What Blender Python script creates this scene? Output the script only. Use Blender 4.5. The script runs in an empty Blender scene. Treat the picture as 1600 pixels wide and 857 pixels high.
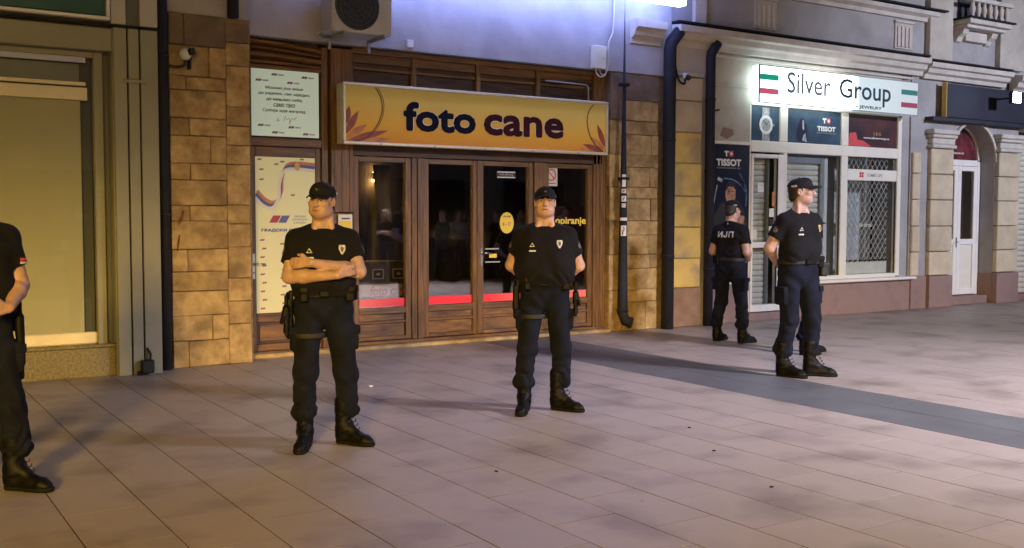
import bpy, math, random
import numpy as np
from mathutils import Vector, Matrix
from mathutils.bvhtree import BVHTree
random.seed(4)
SC = bpy.context.scene
COL = SC.collection

# ------------------------------------------------------------------ camera
cam_d = bpy.data.cameras.new('camera'); cam = bpy.data.objects.new('camera', cam_d); COL.objects.link(cam)
cam_d.lens = 36.29; cam_d.sensor_width = 36; cam_d.clip_end = 500; cam_d.clip_start = .05
CR = Matrix(((0.8393591, 0.02800767, -0.5428553), (-0.54357224, 0.04756321, -0.8380137), (0.00234913, 0.99847549, 0.0551468)))
cam.matrix_world = Matrix.Translation((0, 0, 1.55)) @ CR.to_4x4()
SC.camera = cam
SC.view_settings.view_transform = 'Standard'; SC.view_settings.look = 'None'
SC.view_settings.exposure = 0.0; SC.view_settings.gamma = 1
SC.cycles.max_bounces = 6; SC.cycles.transparent_max_bounces = 8
try: SC.cycles.use_denoising = True
except Exception: pass

# ------------------------------------------------------------------ night sky
W = bpy.data.worlds.new('World'); SC.world = W; W.use_nodes = True
wn = W.node_tree; bg = wn.nodes['Background']
sky = wn.nodes.new('ShaderNodeTexSky'); sky.sky_type = 'NISHITA'; sky.sun_disc = False
sky.sun_elevation = math.radians(-1.0); sky.sun_rotation = math.radians(200)
wn.links.new(sky.outputs[0], bg.inputs[0]); bg.inputs[1].default_value = 0.15

# ------------------------------------------------------------------ materials
MATS = {}
def mat(name, col, rough=.6, var=.12, scale=8, bump=.0, bscale=None, metal=0, emit=None, estr=0, stretch=(1, 1, 1),
        col2=None, objvar=0, spec=None, detail=6, ramp=(.35, .65), dirt=None, coord='OBJ', spots=None):
    m = bpy.data.materials.new(name); m.use_nodes = True; nt = m.node_tree; N = nt.nodes; Lk = nt.links
    b = N['Principled BSDF']; b.inputs['Roughness'].default_value = rough; b.inputs['Metallic'].default_value = metal
    if spec is not None: b.inputs['Specular IOR Level'].default_value = spec
    if coord == 'OBJ':
        tc = N.new('ShaderNodeTexCoord'); src = tc.outputs['Object']
    else:
        tc = N.new('ShaderNodeNewGeometry'); src = tc.outputs['Position']
    mp = N.new('ShaderNodeMapping'); mp.inputs['Scale'].default_value = stretch; Lk.new(src, mp.inputs[0])
    if objvar: oi = N.new('ShaderNodeObjectInfo')
    if objvar and coord == 'OBJ':
        ad = N.new('ShaderNodeVectorMath'); ad.operation = 'ADD'
        ml = N.new('ShaderNodeMath'); ml.operation = 'MULTIPLY'; ml.inputs[1].default_value = 37
        Lk.new(oi.outputs['Random'], ml.inputs[0]); Lk.new(mp.outputs[0], ad.inputs[0]); Lk.new(ml.outputs[0], ad.inputs[1]); vec = ad.outputs[0]
    else: vec = mp.outputs[0]
    nz = N.new('ShaderNodeTexNoise'); nz.inputs['Scale'].default_value = scale; nz.inputs['Detail'].default_value = detail
    nz.inputs['Roughness'].default_value = .62; Lk.new(vec, nz.inputs['Vector'])
    c2 = col2 or tuple(max(0, c * (1 - 2.2 * var)) for c in col)
    mr = N.new('ShaderNodeMapRange'); mr.inputs[1].default_value = ramp[0]; mr.inputs[2].default_value = ramp[1]; Lk.new(nz.outputs['Fac'], mr.inputs[0])
    mx = N.new('ShaderNodeMix'); mx.data_type = 'RGBA'; mx.inputs[6].default_value = (*c2, 1); mx.inputs[7].default_value = (*(min(1, c * (1 + var * .5)) for c in col), 1)
    Lk.new(mr.outputs[0], mx.inputs[0]); out = mx.outputs[2]
    if dirt:
        dcol, dscale, lo, hi, amt = dirt
        n2 = N.new('ShaderNodeTexNoise'); n2.inputs['Scale'].default_value = dscale; n2.inputs['Detail'].default_value = 5; Lk.new(vec, n2.inputs['Vector'])
        m2 = N.new('ShaderNodeMapRange'); m2.inputs[1].default_value = lo; m2.inputs[2].default_value = hi; m2.inputs[4].default_value = amt; Lk.new(n2.outputs['Fac'], m2.inputs[0])
        x2 = N.new('ShaderNodeMix'); x2.data_type = 'RGBA'; x2.inputs[7].default_value = (*dcol, 1); Lk.new(m2.outputs[0], x2.inputs[0]); Lk.new(out, x2.inputs[6]); out = x2.outputs[2]
    if spots:
        # trodden gum and tar spots
        for sc_, th in ((2.3, .028), (5.5, .045)):
            vo = N.new('ShaderNodeTexVoronoi'); vo.inputs['Scale'].default_value = sc_; Lk.new(vec, vo.inputs['Vector'])
            m4 = N.new('ShaderNodeMapRange'); m4.inputs[1].default_value = th; m4.inputs[2].default_value = th * .55; m4.inputs[4].default_value = .75 if sc_ < 3 else .4; Lk.new(vo.outputs['Distance'], m4.inputs[0])
            x4 = N.new('ShaderNodeMix'); x4.data_type = 'RGBA'; x4.inputs[7].default_value = (*spots, 1); Lk.new(m4.outputs[0], x4.inputs[0]); Lk.new(out, x4.inputs[6]); out = x4.outputs[2]
    if objvar:
        hs = N.new('ShaderNodeHueSaturation'); m3 = N.new('ShaderNodeMapRange'); m3.inputs[3].default_value = 1 - objvar; m3.inputs[4].default_value = 1 + objvar
        Lk.new(oi.outputs['Random'], m3.inputs[0]); Lk.new(m3.outputs[0], hs.inputs['Value']); Lk.new(out, hs.inputs['Color']); out = hs.outputs[0]
    Lk.new(out, b.inputs['Base Color'])
    rr = N.new('ShaderNodeMapRange'); rr.inputs[3].default_value = max(0, rough - .1); rr.inputs[4].default_value = min(1, rough + .1); Lk.new(nz.outputs['Fac'], rr.inputs[0]); Lk.new(rr.outputs[0], b.inputs['Roughness'])
    if bump:
        n3 = N.new('ShaderNodeTexNoise'); n3.inputs['Scale'].default_value = bscale or scale * 4; n3.inputs['Detail'].default_value = 6; Lk.new(vec, n3.inputs['Vector'])
        bp = N.new('ShaderNodeBump'); bp.inputs['Strength'].default_value = 1; bp.inputs['Distance'].default_value = bump; Lk.new(n3.outputs['Fac'], bp.inputs['Height']); Lk.new(bp.outputs[0], b.inputs['Normal'])
    if emit:
        b.inputs['Emission Color'].default_value = (*emit, 1); b.inputs['Emission Strength'].default_value = estr
    MATS[name] = m; return m
def glass(name, tint=(.9, .95, .95), refl=.10, rough=.02):
    m = bpy.data.materials.new(name); m.use_nodes = True; nt = m.node_tree; N = nt.nodes; Lk = nt.links
    N.remove(N['Principled BSDF']); out = N['Material Output']
    t = N.new('ShaderNodeBsdfTransparent'); t.inputs[0].default_value = (*tint, 1)
    g = N.new('ShaderNodeBsdfGlossy'); g.inputs['Roughness'].default_value = rough
    lw = N.new('ShaderNodeLayerWeight'); lw.inputs[0].default_value = .5; pw = N.new('ShaderNodeMath'); pw.operation = 'POWER'; pw.inputs[1].default_value = 4; Lk.new(lw.outputs['Facing'], pw.inputs[0])
    nz = N.new('ShaderNodeTexNoise'); nz.inputs['Scale'].default_value = 1.3; bp = N.new('ShaderNodeBump'); bp.inputs['Distance'].default_value = .004; bp.inputs['Strength'].default_value = .6
    Lk.new(nz.outputs[0], bp.inputs['Height']); Lk.new(bp.outputs[0], g.inputs['Normal'])
    a = N.new('ShaderNodeMath'); a.operation = 'ADD'; a.inputs[1].default_value = refl; Lk.new(pw.outputs[0], a.inputs[0])
    mx = N.new('ShaderNodeMixShader'); Lk.new(a.outputs[0], mx.inputs[0]); Lk.new(t.outputs[0], mx.inputs[1]); Lk.new(g.outputs[0], mx.inputs[2]); Lk.new(mx.outputs[0], out.inputs[0])
    MATS[name] = m; return m
def gradient(name, stops, axis='Z', lo=0, hi=1, rough=.4, estops=None, estr=0, var=.0):
    """flat print whose colour runs along one world axis"""
    m = bpy.data.materials.new(name); m.use_nodes = True; nt = m.node_tree; N = nt.nodes; Lk = nt.links; b = N['Principled BSDF']
    b.inputs['Roughness'].default_value = rough
    g = N.new('ShaderNodeNewGeometry'); s = N.new('ShaderNodeSeparateXYZ'); Lk.new(g.outputs['Position'], s.inputs[0])
    mr = N.new('ShaderNodeMapRange'); mr.inputs[1].default_value = lo; mr.inputs[2].default_value = hi; Lk.new(s.outputs[axis], mr.inputs[0])
    cr = N.new('ShaderNodeValToRGB'); Lk.new(mr.outputs[0], cr.inputs[0])
    e = cr.color_ramp.elements
    while len(e) < len(stops): e.new(.5)
    for i, (p, c) in enumerate(stops): e[i].position = p; e[i].color = (*c, 1)
    Lk.new(cr.outputs[0], b.inputs['Base Color'])
    if estops:
        c2 = N.new('ShaderNodeValToRGB'); Lk.new(mr.outputs[0], c2.inputs[0]); e = c2.color_ramp.elements
        while len(e) < len(estops): e.new(.5)
        for i, (p, c) in enumerate(estops): e[i].position = p; e[i].color = (*c, 1)
        Lk.new(c2.outputs[0], b.inputs['Emission Color']); b.inputs['Emission Strength'].default_value = estr
    MATS[name] = m; return m

M = MATS
mat('slab', (.305, .257, .235), .50, .06, 1.7, .0009, 120, objvar=.045, dirt=((.095, .075, .065), 1.7, .49, .68, .62), coord='W', spots=(.045, .035, .03))
mat('slab_dark', (.095, .098, .108), .5, .08, 2.0, .0009, 120, objvar=.05, dirt=((.05, .045, .045), 1.6, .55, .8, .5), coord='W', spots=(.03, .03, .03))
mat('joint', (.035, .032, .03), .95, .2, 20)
mat('stone', (.43, .31, .145), .9, .22, 7, .020, 13, objvar=.12, dirt=((.16, .105, .05), 3.2, .47, .70, .8), col2=(.27, .18, .075))
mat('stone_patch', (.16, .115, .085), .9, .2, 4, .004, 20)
mat('mortar', (.22, .16, .085), .95, .2, 14, .003)
mat('yellow_block', (.56, .40, .12), .82, .10, 3, .0015, 30, objvar=.05, dirt=((.27, .21, .14), 2.4, .5, .66, .8))
mat('plinth_brown', (.24, .15, .10), .85, .15, 4, .002, 30, dirt=((.12, .08, .05), 5, .5, .8, .5))
mat('render_grey', (.34, .33, .34), .88, .08, 2.0, .0012, 60, dirt=((.19, .18, .185), 1.6, .5, .75, .45), coord='W')
mat('render_beige', (.46, .42, .37), .86, .08, 2.4, .0012, 60, dirt=((.27, .24, .21), 2.0, .52, .75, .4), coord='W')
mat('moulding', (.52, .48, .44), .8, .08, 4, .001, 60, dirt=((.25, .22, .2), 3, .55, .8, .35), coord='W')
mat('cream_block', (.55, .46, .33), .82, .08, 3, .001, 60, objvar=.05, dirt=((.38, .31, .22), 2.5, .5, .7, .5))
mat('mauve', (.27, .18, .16), .8, .1, 3, .001, 50, dirt=((.17, .11, .10), 3, .5, .8, .5), coord='W')
mat('wood', (.185, .088, .020), .42, .3, 5, .0008, 60, stretch=(6, 6, .5), objvar=.14, col2=(.065, .034, .011))
mat('wood_h', (.18, .085, .019), .42, .3, 5, .0008, 60, stretch=(.5, 6, 6), objvar=.14, col2=(.065, .034, .011))
mat('wood_dark', (.075, .036, .017), .5, .3, 5, .0008, 60, stretch=(.6, 6, 6), objvar=.1)
mat('wood_worn', (.19, .092, .026), .6, .3, 4, .001, 60, stretch=(.6, 6, 3), objvar=.1, col2=(.06, .028, .014), dirt=((.22, .15, .08), 9, .55, .75, .5))
mat('clad', (.25, .25, .195), .5, .05, 2, .0004, 80, coord='W', dirt=((.17, .17, .15), 1.3, .5, .8, .4))
mat('clad_light', (.40, .40, .38), .55, .05, 2, coord='W')
mat('clad_dark', (.10, .105, .11), .5, .06, 2, coord='W')
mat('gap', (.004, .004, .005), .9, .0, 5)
mat('blind', (.46, .42, .24), .6, .03, 1.3, .0002, 300, coord='W')
mat('cream_bar', (.70, .63, .45), .5, .05, 4)
mat('granite', (.20, .17, .095), .6, .22, 45, .0005, 90, detail=3)
mat('blue_strip', (.42, .45, .62), .5, .03, 4)
mat('pipe', (.010, .011, .020), .8, .3, 9, .0006, 40)
mat('black', (.008, .008, .009), .45, .1, 10)
mat('black_matt', (.006, .006, .006), .9, .1, 10)
mat('white_plastic', (.62, .63, .62), .4, .05, 6, dirt=((.35, .35, .34), 4, .55, .8, .4))
mat('pvc', (.74, .71, .63), .35, .04, 3, dirt=((.5, .44, .34), 3, .55, .8, .3))
mat('pvc_white', (.78, .76, .73), .35, .04, 3, dirt=((.52, .48, .42), 3, .55, .8, .3))
mat('shutter', (.66, .64, .54), .45, .06, 5)
mat('grey_metal', (.28, .30, .33), .4, .06, 5, metal=.3)
mat('lattice', (.62, .62, .60), .35, .05, 5, metal=.3)
mat('chrome', (.6, .6, .6), .25, .02, 5, metal=1)
mat('alu_cream', (.66, .60, .42), .35, .05, 5, metal=.2)
mat('ac_case', (.45, .46, .50), .45, .05, 4, dirt=((.35, .36, .38), 3, .5, .8, .4))
mat('ac_dark', (.03, .035, .06), .5, .1, 8)
mat('ac_grille', (.07, .08, .12), .6, .05, 5)
mat('navy_board', (.018, .020, .040), .6, .15, 3)
mat('teal', (.025, .09, .085), .35, .1, 3)
mat('letter_navy', (.012, .013, .032), .8, .05, 6, spec=.05)
mat('letter_plum', (.050, .014, .022), .8, .05, 6, spec=.05)
mat('letter_edge', (.75, .72, .62), .5, .02, 6)
mat('letter_silver', (.22, .26, .32), .5, .05, 6)
mat('letter_teal', (.012, .05, .085), .6, .05, 6, spec=.2)
mat('white_print', (.72, .72, .70), .5, .02, 6)
mat('cream_print', (.62, .60, .50), .55, .05, 9)
mat('grey_print', (.42, .42, .40), .55, .02, 6)
mat('black_print', (.02, .02, .025), .5, .02, 6)
mat('red_print', (.55, .05, .06), .5, .05, 6)
mat('blue_print', (.09, .12, .36), .5, .05, 6)
mat('yellow_print', (.80, .60, .05), .5, .05, 6)
mat('gold_print', (.55, .38, .10), .5, .1, 30)
mat('petal', (.33, .07, .035), .5, .2, 6)
mat('petal_light', (.62, .24, .07), .5, .2, 6)
mat('arc_brown', (.10, .035, .02), .5, .1, 6)
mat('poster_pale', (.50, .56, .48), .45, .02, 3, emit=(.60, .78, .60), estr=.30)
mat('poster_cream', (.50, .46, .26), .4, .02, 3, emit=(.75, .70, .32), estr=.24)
mat('poster_navy', (.005, .006, .018), .35, .2, 3, col2=(.008, .010, .035))
mat('poster_teal', (.03, .075, .12), .35, .3, 2, col2=(.012, .03, .06))
mat('poster_red', (.09, .022, .022), .35, .5, 1.7, col2=(.02, .018, .025))
mat('poster_glow', (.10, .22, .45), .4, .4, 3)
mat('poster_skin', (.50, .26, .17), .5, .3, 9)
mat('silver_paint', (.42, .44, .46), .35, .25, 20)
mat('green_band', (.0, .42, .28), .5, .02, 6, emit=(0, .42, .28), estr=.45)
mat('pink_band', (.65, .10, .18), .5, .02, 6, emit=(.75, .12, .22), estr=.5)
mat('green_band_dull', (.02, .20, .16), .5, .02, 6)
mat('pink_band_dull', (.36, .04, .09), .5, .02, 6)
mat('dark_room', (.045, .036, .03), .8, .2, 2, coord='W')
mat('dark_red', (.07, .008, .012), .6, .3, 3)
mat('reflection_strip', (.30, .27, .17), .8, .2, 3, stretch=(6, 6, .6))
mat('counter', (.09, .075, .05), .5, .15, 4)
mat('arch_red', (.16, .025, .035), .4, .4, 4)
mat('rust', (.16, .055, .02), .8, .4, 12, .002, 30)
mat('litter', (.7, .68, .6), .7, .05, 20)
mat('lamp_warm', (.9, .6, .3), .5, 0, 4, emit=(1, .56, .18), estr=220)
mat('lamp_cold', (.9, .95, 1), .5, 0, 4, emit=(.62, .78, 1), estr=90)
# people
mat('skin', (.40, .26, .225), .5, .10, 26, .0006, 160, dirt=((.36, .15, .11), 14, .5, .8, .45))
mat('skin_pale', (.46, .30, .255), .5, .10, 26, .0006, 160, dirt=((.50, .20, .15), 14, .5, .8, .4))
mat('hair', (.018, .012, .009), .6, .3, 60, .001, 200)
mat('lips', (.24, .085, .07), .5, .05, 30)
mat('eye_white', (.45, .42, .40), .3, .02, 30)
mat('iris', (.02, .014, .01), .2, .02, 30)
mat('shirt', (.0045, .0045, .0085), .92, .25, 10, .0006, 500, spec=.25)
mat('trousers', (.0045, .0065, .018), .95, .3, 7, .0012, 300, spec=.2)
mat('cap_cloth', (.0045, .005, .010), .85, .2, 20, .0006, 600, spec=.3)
mat('leather', (.0035, .0035, .004), .55, .3, 20, .0012, 90, spec=.15)
mat('sole', (.004, .004, .004), .8, .2, 20, spec=.2)
mat('webbing', (.005, .005, .006), .7, .2, 40, .0006, 400)
mat('patch_white', (.50, .52, .54), .6, .2, 60)
mat('patch_dark', (.12, .09, .11), .7, .3, 50)
glass('pane_dark', (.80, .78, .76), .13)
glass('pane_clear', (.94, .96, .97), .05)
gradient('sign_print', [(0, (.66, .25, .02)), (.35, (.80, .46, .05)), (.75, (.74, .58, .14)), (1, (.52, .44, .14))], 'Z', 2.36, 3.06, .7)
gradient('red_strip', [(0, (.80, .16, .14)), (.25, (.82, .02, .04)), (.7, (.82, .03, .05)), (1, (.82, .20, .16))], 'X', 5.0, 7.6, .35)
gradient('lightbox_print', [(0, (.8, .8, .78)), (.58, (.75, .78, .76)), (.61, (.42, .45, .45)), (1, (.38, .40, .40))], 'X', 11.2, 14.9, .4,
         [(0, (.70, .95, 1)), (.55, (.95, 1, 1)), (.59, (.30, .36, .37)), (.61, (.10, .13, .13)), (1, (.075, .085, .09))], 3.6)  # right end also darkened in the base colour to look unlit
mat('lightbox_top', (.9, .92, 1), .5, 0, 4, emit=(.30, .40, 1.0), estr=14)

# ------------------------------------------------------------------ mesh helpers
ORG = {}
def tag(o, label=None, cat=None, group=None, kind=None):
    if label: o['label'] = label
    if cat: o['category'] = cat
    if group: o['group'] = group
    if kind: o['kind'] = kind
def thing(name, label, cat, loc=(0, 0, 0), group=None, kind=None):
    o = bpy.data.objects.new(name, None); COL.objects.link(o); o.location = loc; o.empty_display_size = .2
    tag(o, label, cat, group, kind); ORG[o.name] = Vector(loc); return o
class MB:
    def __init__(s): s.v = []; s.f = []
    def add(s, vs, fs):
        n = len(s.v); s.v += [tuple(v) for v in vs]; s.f += [tuple(i + n for i in f) for f in fs]; return s
    def box(s, x0, x1, y0, y1, z0, z1, b=.003, jit=0):
        if x0 > x1: x0, x1 = x1, x0
        if y0 > y1: y0, y1 = y1, y0
        if z0 > z1: z0, z1 = z1, z0
        b = min(b, (x1 - x0) * .3, (y1 - y0) * .3, (z1 - z0) * .3)
        if b <= 0:
            v = [(x, y, z) for x in (x0, x1) for y in (y0, y1) for z in (z0, z1)]
            return s.add(v, [(0, 1, 3, 2), (4, 6, 7, 5), (0, 4, 5, 1), (2, 3, 7, 6), (0, 2, 6, 4), (1, 5, 7, 3)])
        C = {}
        v = []; R = random.uniform
        for ix, x in enumerate((x0, x1)):
            for iy, y in enumerate((y0, y1)):
                for iz, z in enumerate((z0, z1)):
                    sx, sy, sz = 1 - 2 * ix, 1 - 2 * iy, 1 - 2 * iz
                    jx, jy, jz = (R(-jit, jit), R(-jit, jit), R(-jit, jit)) if jit else (0, 0, 0)
                    for k, p in enumerate(((x, y + sy * b, z + sz * b), (x + sx * b, y, z + sz * b), (x + sx * b, y + sy * b, z))):
                        C[ix, iy, iz, k] = len(v); v.append((p[0] + jx, p[1] + jy, p[2] + jz))
        f = []
        for i in (0, 1):
            q = [(i, 0, 0, 0), (i, 1, 0, 0), (i, 1, 1, 0), (i, 0, 1, 0)]; f.append([C[a] for a in (q if i else q[::-1])])
            q = [(0, i, 0, 1), (1, i, 0, 1), (1, i, 1, 1), (0, i, 1, 1)]; f.append([C[a] for a in (q[::-1] if i else q)])
            q = [(0, 0, i, 2), (1, 0, i, 2), (1, 1, i, 2), (0, 1, i, 2)]; f.append([C[a] for a in (q if i else q[::-1])])
        for i in (0, 1):
            for j in (0, 1):
                e = 1 if i == j else 0
                q = [C[i, j, 0, 0], C[i, j, 0, 1], C[i, j, 1, 1], C[i, j, 1, 0]]; f.append(q if e else q[::-1])
                q = [C[i, 0, j, 2], C[i, 0, j, 0], C[i, 1, j, 0], C[i, 1, j, 2]]; f.append(q if e else q[::-1])
                q = [C[0, i, j, 1], C[0, i, j, 2], C[1, i, j, 2], C[1, i, j, 1]]; f.append(q if e else q[::-1])
                for k in (0, 1):
                    q = [C[i, j, k, 0], C[i, j, k, 1], C[i, j, k, 2]]; f.append(q[::-1] if (i + j + k) % 2 else q)
        return s.add(v, f)
    def prism(s, pts, y0, y1):
        """polygon in x,z extruded in y"""
        n = len(pts); v = [(x, y0, z) for x, z in pts] + [(x, y1, z) for x, z in pts]
        return s.add(v, [tuple(range(n))] + [tuple(range(2 * n - 1, n - 1, -1))] + [(i, i + n, (i + 1) % n + n, (i + 1) % n) for i in range(n)])
    def prism_x(s, pts, x0, x1):
        """profile in y,z extruded along x"""
        n = len(pts); v = [(x0, y, z) for y, z in pts] + [(x1, y, z) for y, z in pts]
        return s.add(v, [tuple(range(n))] + [tuple(range(2 * n - 1, n - 1, -1))] + [(i, i + n, (i + 1) % n + n, (i + 1) % n) for i in range(n)])
    def tube(s, path, r, n=10, cap=True):
        P = [Vector(p) for p in path]; rr = r if isinstance(r, (list, tuple)) else [r] * len(P)
        rings = []; up = None
        for i, p in enumerate(P):
            t = (P[min(i + 1, len(P) - 1)] - P[max(i - 1, 0)]).normalized()
            if up is None: up = Vector((0, 0, 1)) if abs(t.z) < .9 else Vector((1, 0, 0))
            a = t.cross(up).normalized(); b = t.cross(a).normalized(); up = -b if False else up
            rings.append([p + (a * math.cos(2 * math.pi * k / n) + b * math.sin(2 * math.pi * k / n)) * rr[i] for k in range(n)])
        v = [q for ring in rings for q in ring]; f = []
        for i in range(len(P) - 1):
            for k in range(n): f.append((i * n + k, (i + 1) * n + k, (i + 1) * n + (k + 1) % n, i * n + (k + 1) % n))
        if cap: f.append(tuple(range(n))); f.append(tuple(range(len(v) - 1, len(v) - 1 - n, -1)))
        return s.add(v, f)
    def ball(s, c, r, nu=12, nv=8):
        r = r if isinstance(r, (list, tuple)) else (r, r, r); v = []; f = []
        for j in range(nv + 1):
            th = math.pi * j / nv
            for i in range(nu):
                a = 2 * math.pi * i / nu; v.append((c[0] + r[0] * math.sin(th) * math.cos(a), c[1] + r[1] * math.sin(th) * math.sin(a), c[2] + r[2] * math.cos(th)))
        for j in range(nv):
            for i in range(nu): f.append((j * nu + i, (j + 1) * nu + i, (j + 1) * nu + (i + 1) % nu, j * nu + (i + 1) % nu))
        return s.add(v, f)
    def ring(s, c, r0, r1, y0, y1, n=28, a0=0, a1=2 * math.pi):
        """flat annulus in the x,z plane"""
        full = abs(a1 - a0 - 2 * math.pi) < 1e-6; m = n if full else n + 1
        v = []
        for i in range(m):
            a = a0 + (a1 - a0) * i / n
            for r in (r0, r1):
                for y in (y0, y1): v.append((c[0] + r * math.cos(a), y, c[1] + r * math.sin(a)))
        f = []
        for i in range(n):
            p, q = 4 * i, 4 * ((i + 1) % m)
            f += [(p, q, q + 2, p + 2), (p + 1, p + 3, q + 3, q + 1), (p + 2, q + 2, q + 3, p + 3), (p, p + 1, q + 1, q)]
        return s.add(v, f)
    def disc(s, c, r, y0, y1, n=24, rz=None):
        return s.prism([(c[0] + r * math.cos(2 * math.pi * i / n), c[1] + (rz or r) * math.sin(2 * math.pi * i / n)) for i in range(n)], y0, y1)
    def ribbon(s, pts, w, y0, y1):
        """flat band of width w following points in x,z"""
        P = [Vector(p) for p in pts]; L = []; R_ = []
        for i, p in enumerate(P):
            t = (P[min(i + 1, len(P) - 1)] - P[max(0, i - 1)]).normalized(); n = Vector((-t.y, t.x)); ww = w[i] if isinstance(w, (list, tuple)) else w
            L.append(p + n * ww / 2); R_.append(p - n * ww / 2)
        for i in range(len(P) - 1):
            s.prism([tuple(L[i]), tuple(R_[i]), tuple(R_[i + 1]), tuple(L[i + 1])], y0, y1)
        return s
    def build(s, name, m, parent=None, smooth=False, kind=None, label=None):
        me = bpy.data.meshes.new(name); V = np.array(s.v, dtype=float)
        if parent is not None:
            org = ORG[parent.name]; loc = (0, 0, 0)
        else:
            org = Vector(((V[:, 0].min() + V[:, 0].max()) / 2, (V[:, 1].min() + V[:, 1].max()) / 2, V[:, 2].min())); loc = org
        me.from_pydata((V - np.array(org)).tolist(), [], s.f); me.validate()
        import bmesh
        bm = bmesh.new(); bm.from_mesh(me); bmesh.ops.recalc_face_normals(bm, faces=bm.faces); bm.to_mesh(me); bm.free()
        if smooth:
            for p in me.polygons: p.use_smooth = len(p.vertices) < 8
        mm = m if isinstance(m, bpy.types.Material) else MATS[m]
        me.materials.append(mm)
        o = bpy.data.objects.new(name, me); COL.objects.link(o); o.location = loc
        if parent is not None: o.parent = parent
        ORG[o.name] = org; tag(o, label=label, kind=kind)
        return o
def solo(name, mb, m, label, cat, group=None, kind=None, smooth=False):
    o = mb.build(name, m, None, smooth); tag(o, label, cat, group, kind); return o

def text_geo(s, weight=0, shear=0, spacing=1, res=3):
    cu = bpy.data.curves.new('t', 'FONT'); cu.body = s; cu.offset = weight; cu.shear = shear; cu.space_character = spacing; cu.resolution_u = res; cu.fill_mode = 'FRONT'
    ob = bpy.data.objects.new('t', cu); COL.objects.link(ob)
    dg = bpy.context.evaluated_depsgraph_get(); me = bpy.data.meshes.new_from_object(ob.evaluated_get(dg))
    V = [tuple(v.co) for v in me.vertices]; F = [tuple(p.vertices) for p in me.polygons]
    bpy.data.objects.remove(ob); bpy.data.curves.remove(cu); bpy.data.meshes.remove(me)
    return np.array(V), F
def text_mb(s, x0, x1, z0, z1, y, depth=.002, weight=0, shear=0, spacing=1, fit=None, bold=0):
    """lettering standing on the plane y, facing -y; fit = (umin,umax,vmin,vmax) to reuse the scale of another word"""
    if bold:
        # heavier strokes: the glyphs laid several times round a small circle, each a hair deeper
        mb = MB(); n = 10
        for k in range(n + 1):
            a = 2 * math.pi * k / n; r = bold if k < n else 0
            t = text_mb(s, x0 + bold + r * math.cos(a), x1 - bold + r * math.cos(a), z0 + bold + r * math.sin(a), z1 - bold + r * math.sin(a), y - k * .00018, depth, 0, shear, spacing, fit); mb.add(t.v, t.f)
        return mb
    V, F = text_geo(s, weight, shear, spacing)
    b = fit or (V[:, 0].min(), V[:, 0].max(), V[:, 1].min(), V[:, 1].max())
    X = x0 + (V[:, 0] - b[0]) / (b[1] - b[0]) * (x1 - x0); Z = z0 + (V[:, 1] - b[2]) / (b[3] - b[2]) * (z1 - z0)
    n = len(V); mb = MB()
    front = [(X[i], y - depth, Z[i]) for i in range(n)]; back = [(X[i], y, Z[i]) for i in range(n)]
    from collections import Counter
    ec = Counter(); 
    for f in F:
        for i in range(len(f)): ec[frozenset((f[i], f[(i + 1) % len(f)]))] += 1
    side = []
    for f in F:
        for i in range(len(f)):
            a, c = f[i], f[(i + 1) % len(f)]
            if ec[frozenset((a, c))] == 1: side.append((c, a, a + n, c + n))
    mb.add(front + back, list(F) + side)
    return mb
def lines_of_text(lines, xc, z_top, h, gap, y, width=None, **k):
    mb = MB()
    for i, s in enumerate(lines):
        V, _ = text_geo(s, k.get('weight', 0)); w = (V[:, 0].max() - V[:, 0].min()) * h / .72
        if width: w = width[i]
        t = text_mb(s, xc - w / 2, xc + w / 2, z_top - i * gap - h, z_top - i * gap, y, **k); mb.add(t.v, t.f)
    return mb

# ================================================================== SETTING: pavement
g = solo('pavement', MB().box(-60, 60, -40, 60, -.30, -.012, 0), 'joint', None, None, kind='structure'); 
def slab_rect(col):
    """column index -> x range; paving joints run away from the camera, every column shifted along"""
    return 0.096 + col * .408, 0.096 + (col + 1) * .408
def in_view(x, y):
    c = CR.transposed() @ Vector((x, y, -1.55)); 
    if c.z > -.3: return False
    u, v = 800 + 1612.7 * c.x / -c.z, 428.5 - 1612.7 * c.y / -c.z
    return -60 < u < 1670 and v < 930
cells = []
for col in range(-6, 60):
    x0, x1 = slab_rect(col)
    if col >= 16: x0 += 1.020; x1 += 1.020
    ph = (3.30 - .295 * (col - 10)) % .615
    for k in range(-2, 22):
        y0 = ph + k * .615
        if y0 > 11.6: continue
        cells.append((x0, x1, y0, y0 + .615, 'slab'))
for (x0, x1, ph) in ((6.626, 7.134, .1), (7.138, 7.640, .5)):
    for k in range(-1, 15): cells.append((x0, x1, ph + k * .82, ph + (k + 1) * .82, 'slab_dark'))
cells = [c for c in cells if c[3] > 1.0]
vis = [c for c in cells if any(in_view(px, py) for px in c[:2] for py in (c[2], c[3]))]
vis.sort(key=lambda c: math.hypot((c[0] + c[1]) / 2, (c[2] + c[3]) / 2))
near = vis[:290]; nearset = set(near)
def slab_mb(w, l, j=.0029):
    return MB().box(-w / 2 + j, w / 2 - j, -l / 2 + .0024, l / 2 - .0024, -.03, 0, .0006)
slab_mesh = {}
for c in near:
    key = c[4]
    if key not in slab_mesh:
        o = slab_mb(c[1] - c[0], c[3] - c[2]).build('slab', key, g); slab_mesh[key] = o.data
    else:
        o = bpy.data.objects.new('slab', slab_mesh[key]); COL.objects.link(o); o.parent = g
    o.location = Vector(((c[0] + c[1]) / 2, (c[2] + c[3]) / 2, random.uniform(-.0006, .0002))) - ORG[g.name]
    o.rotation_euler = (random.uniform(-.001, .001), random.uniform(-.0016, .0016), random.uniform(-.0015, .0015))
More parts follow.
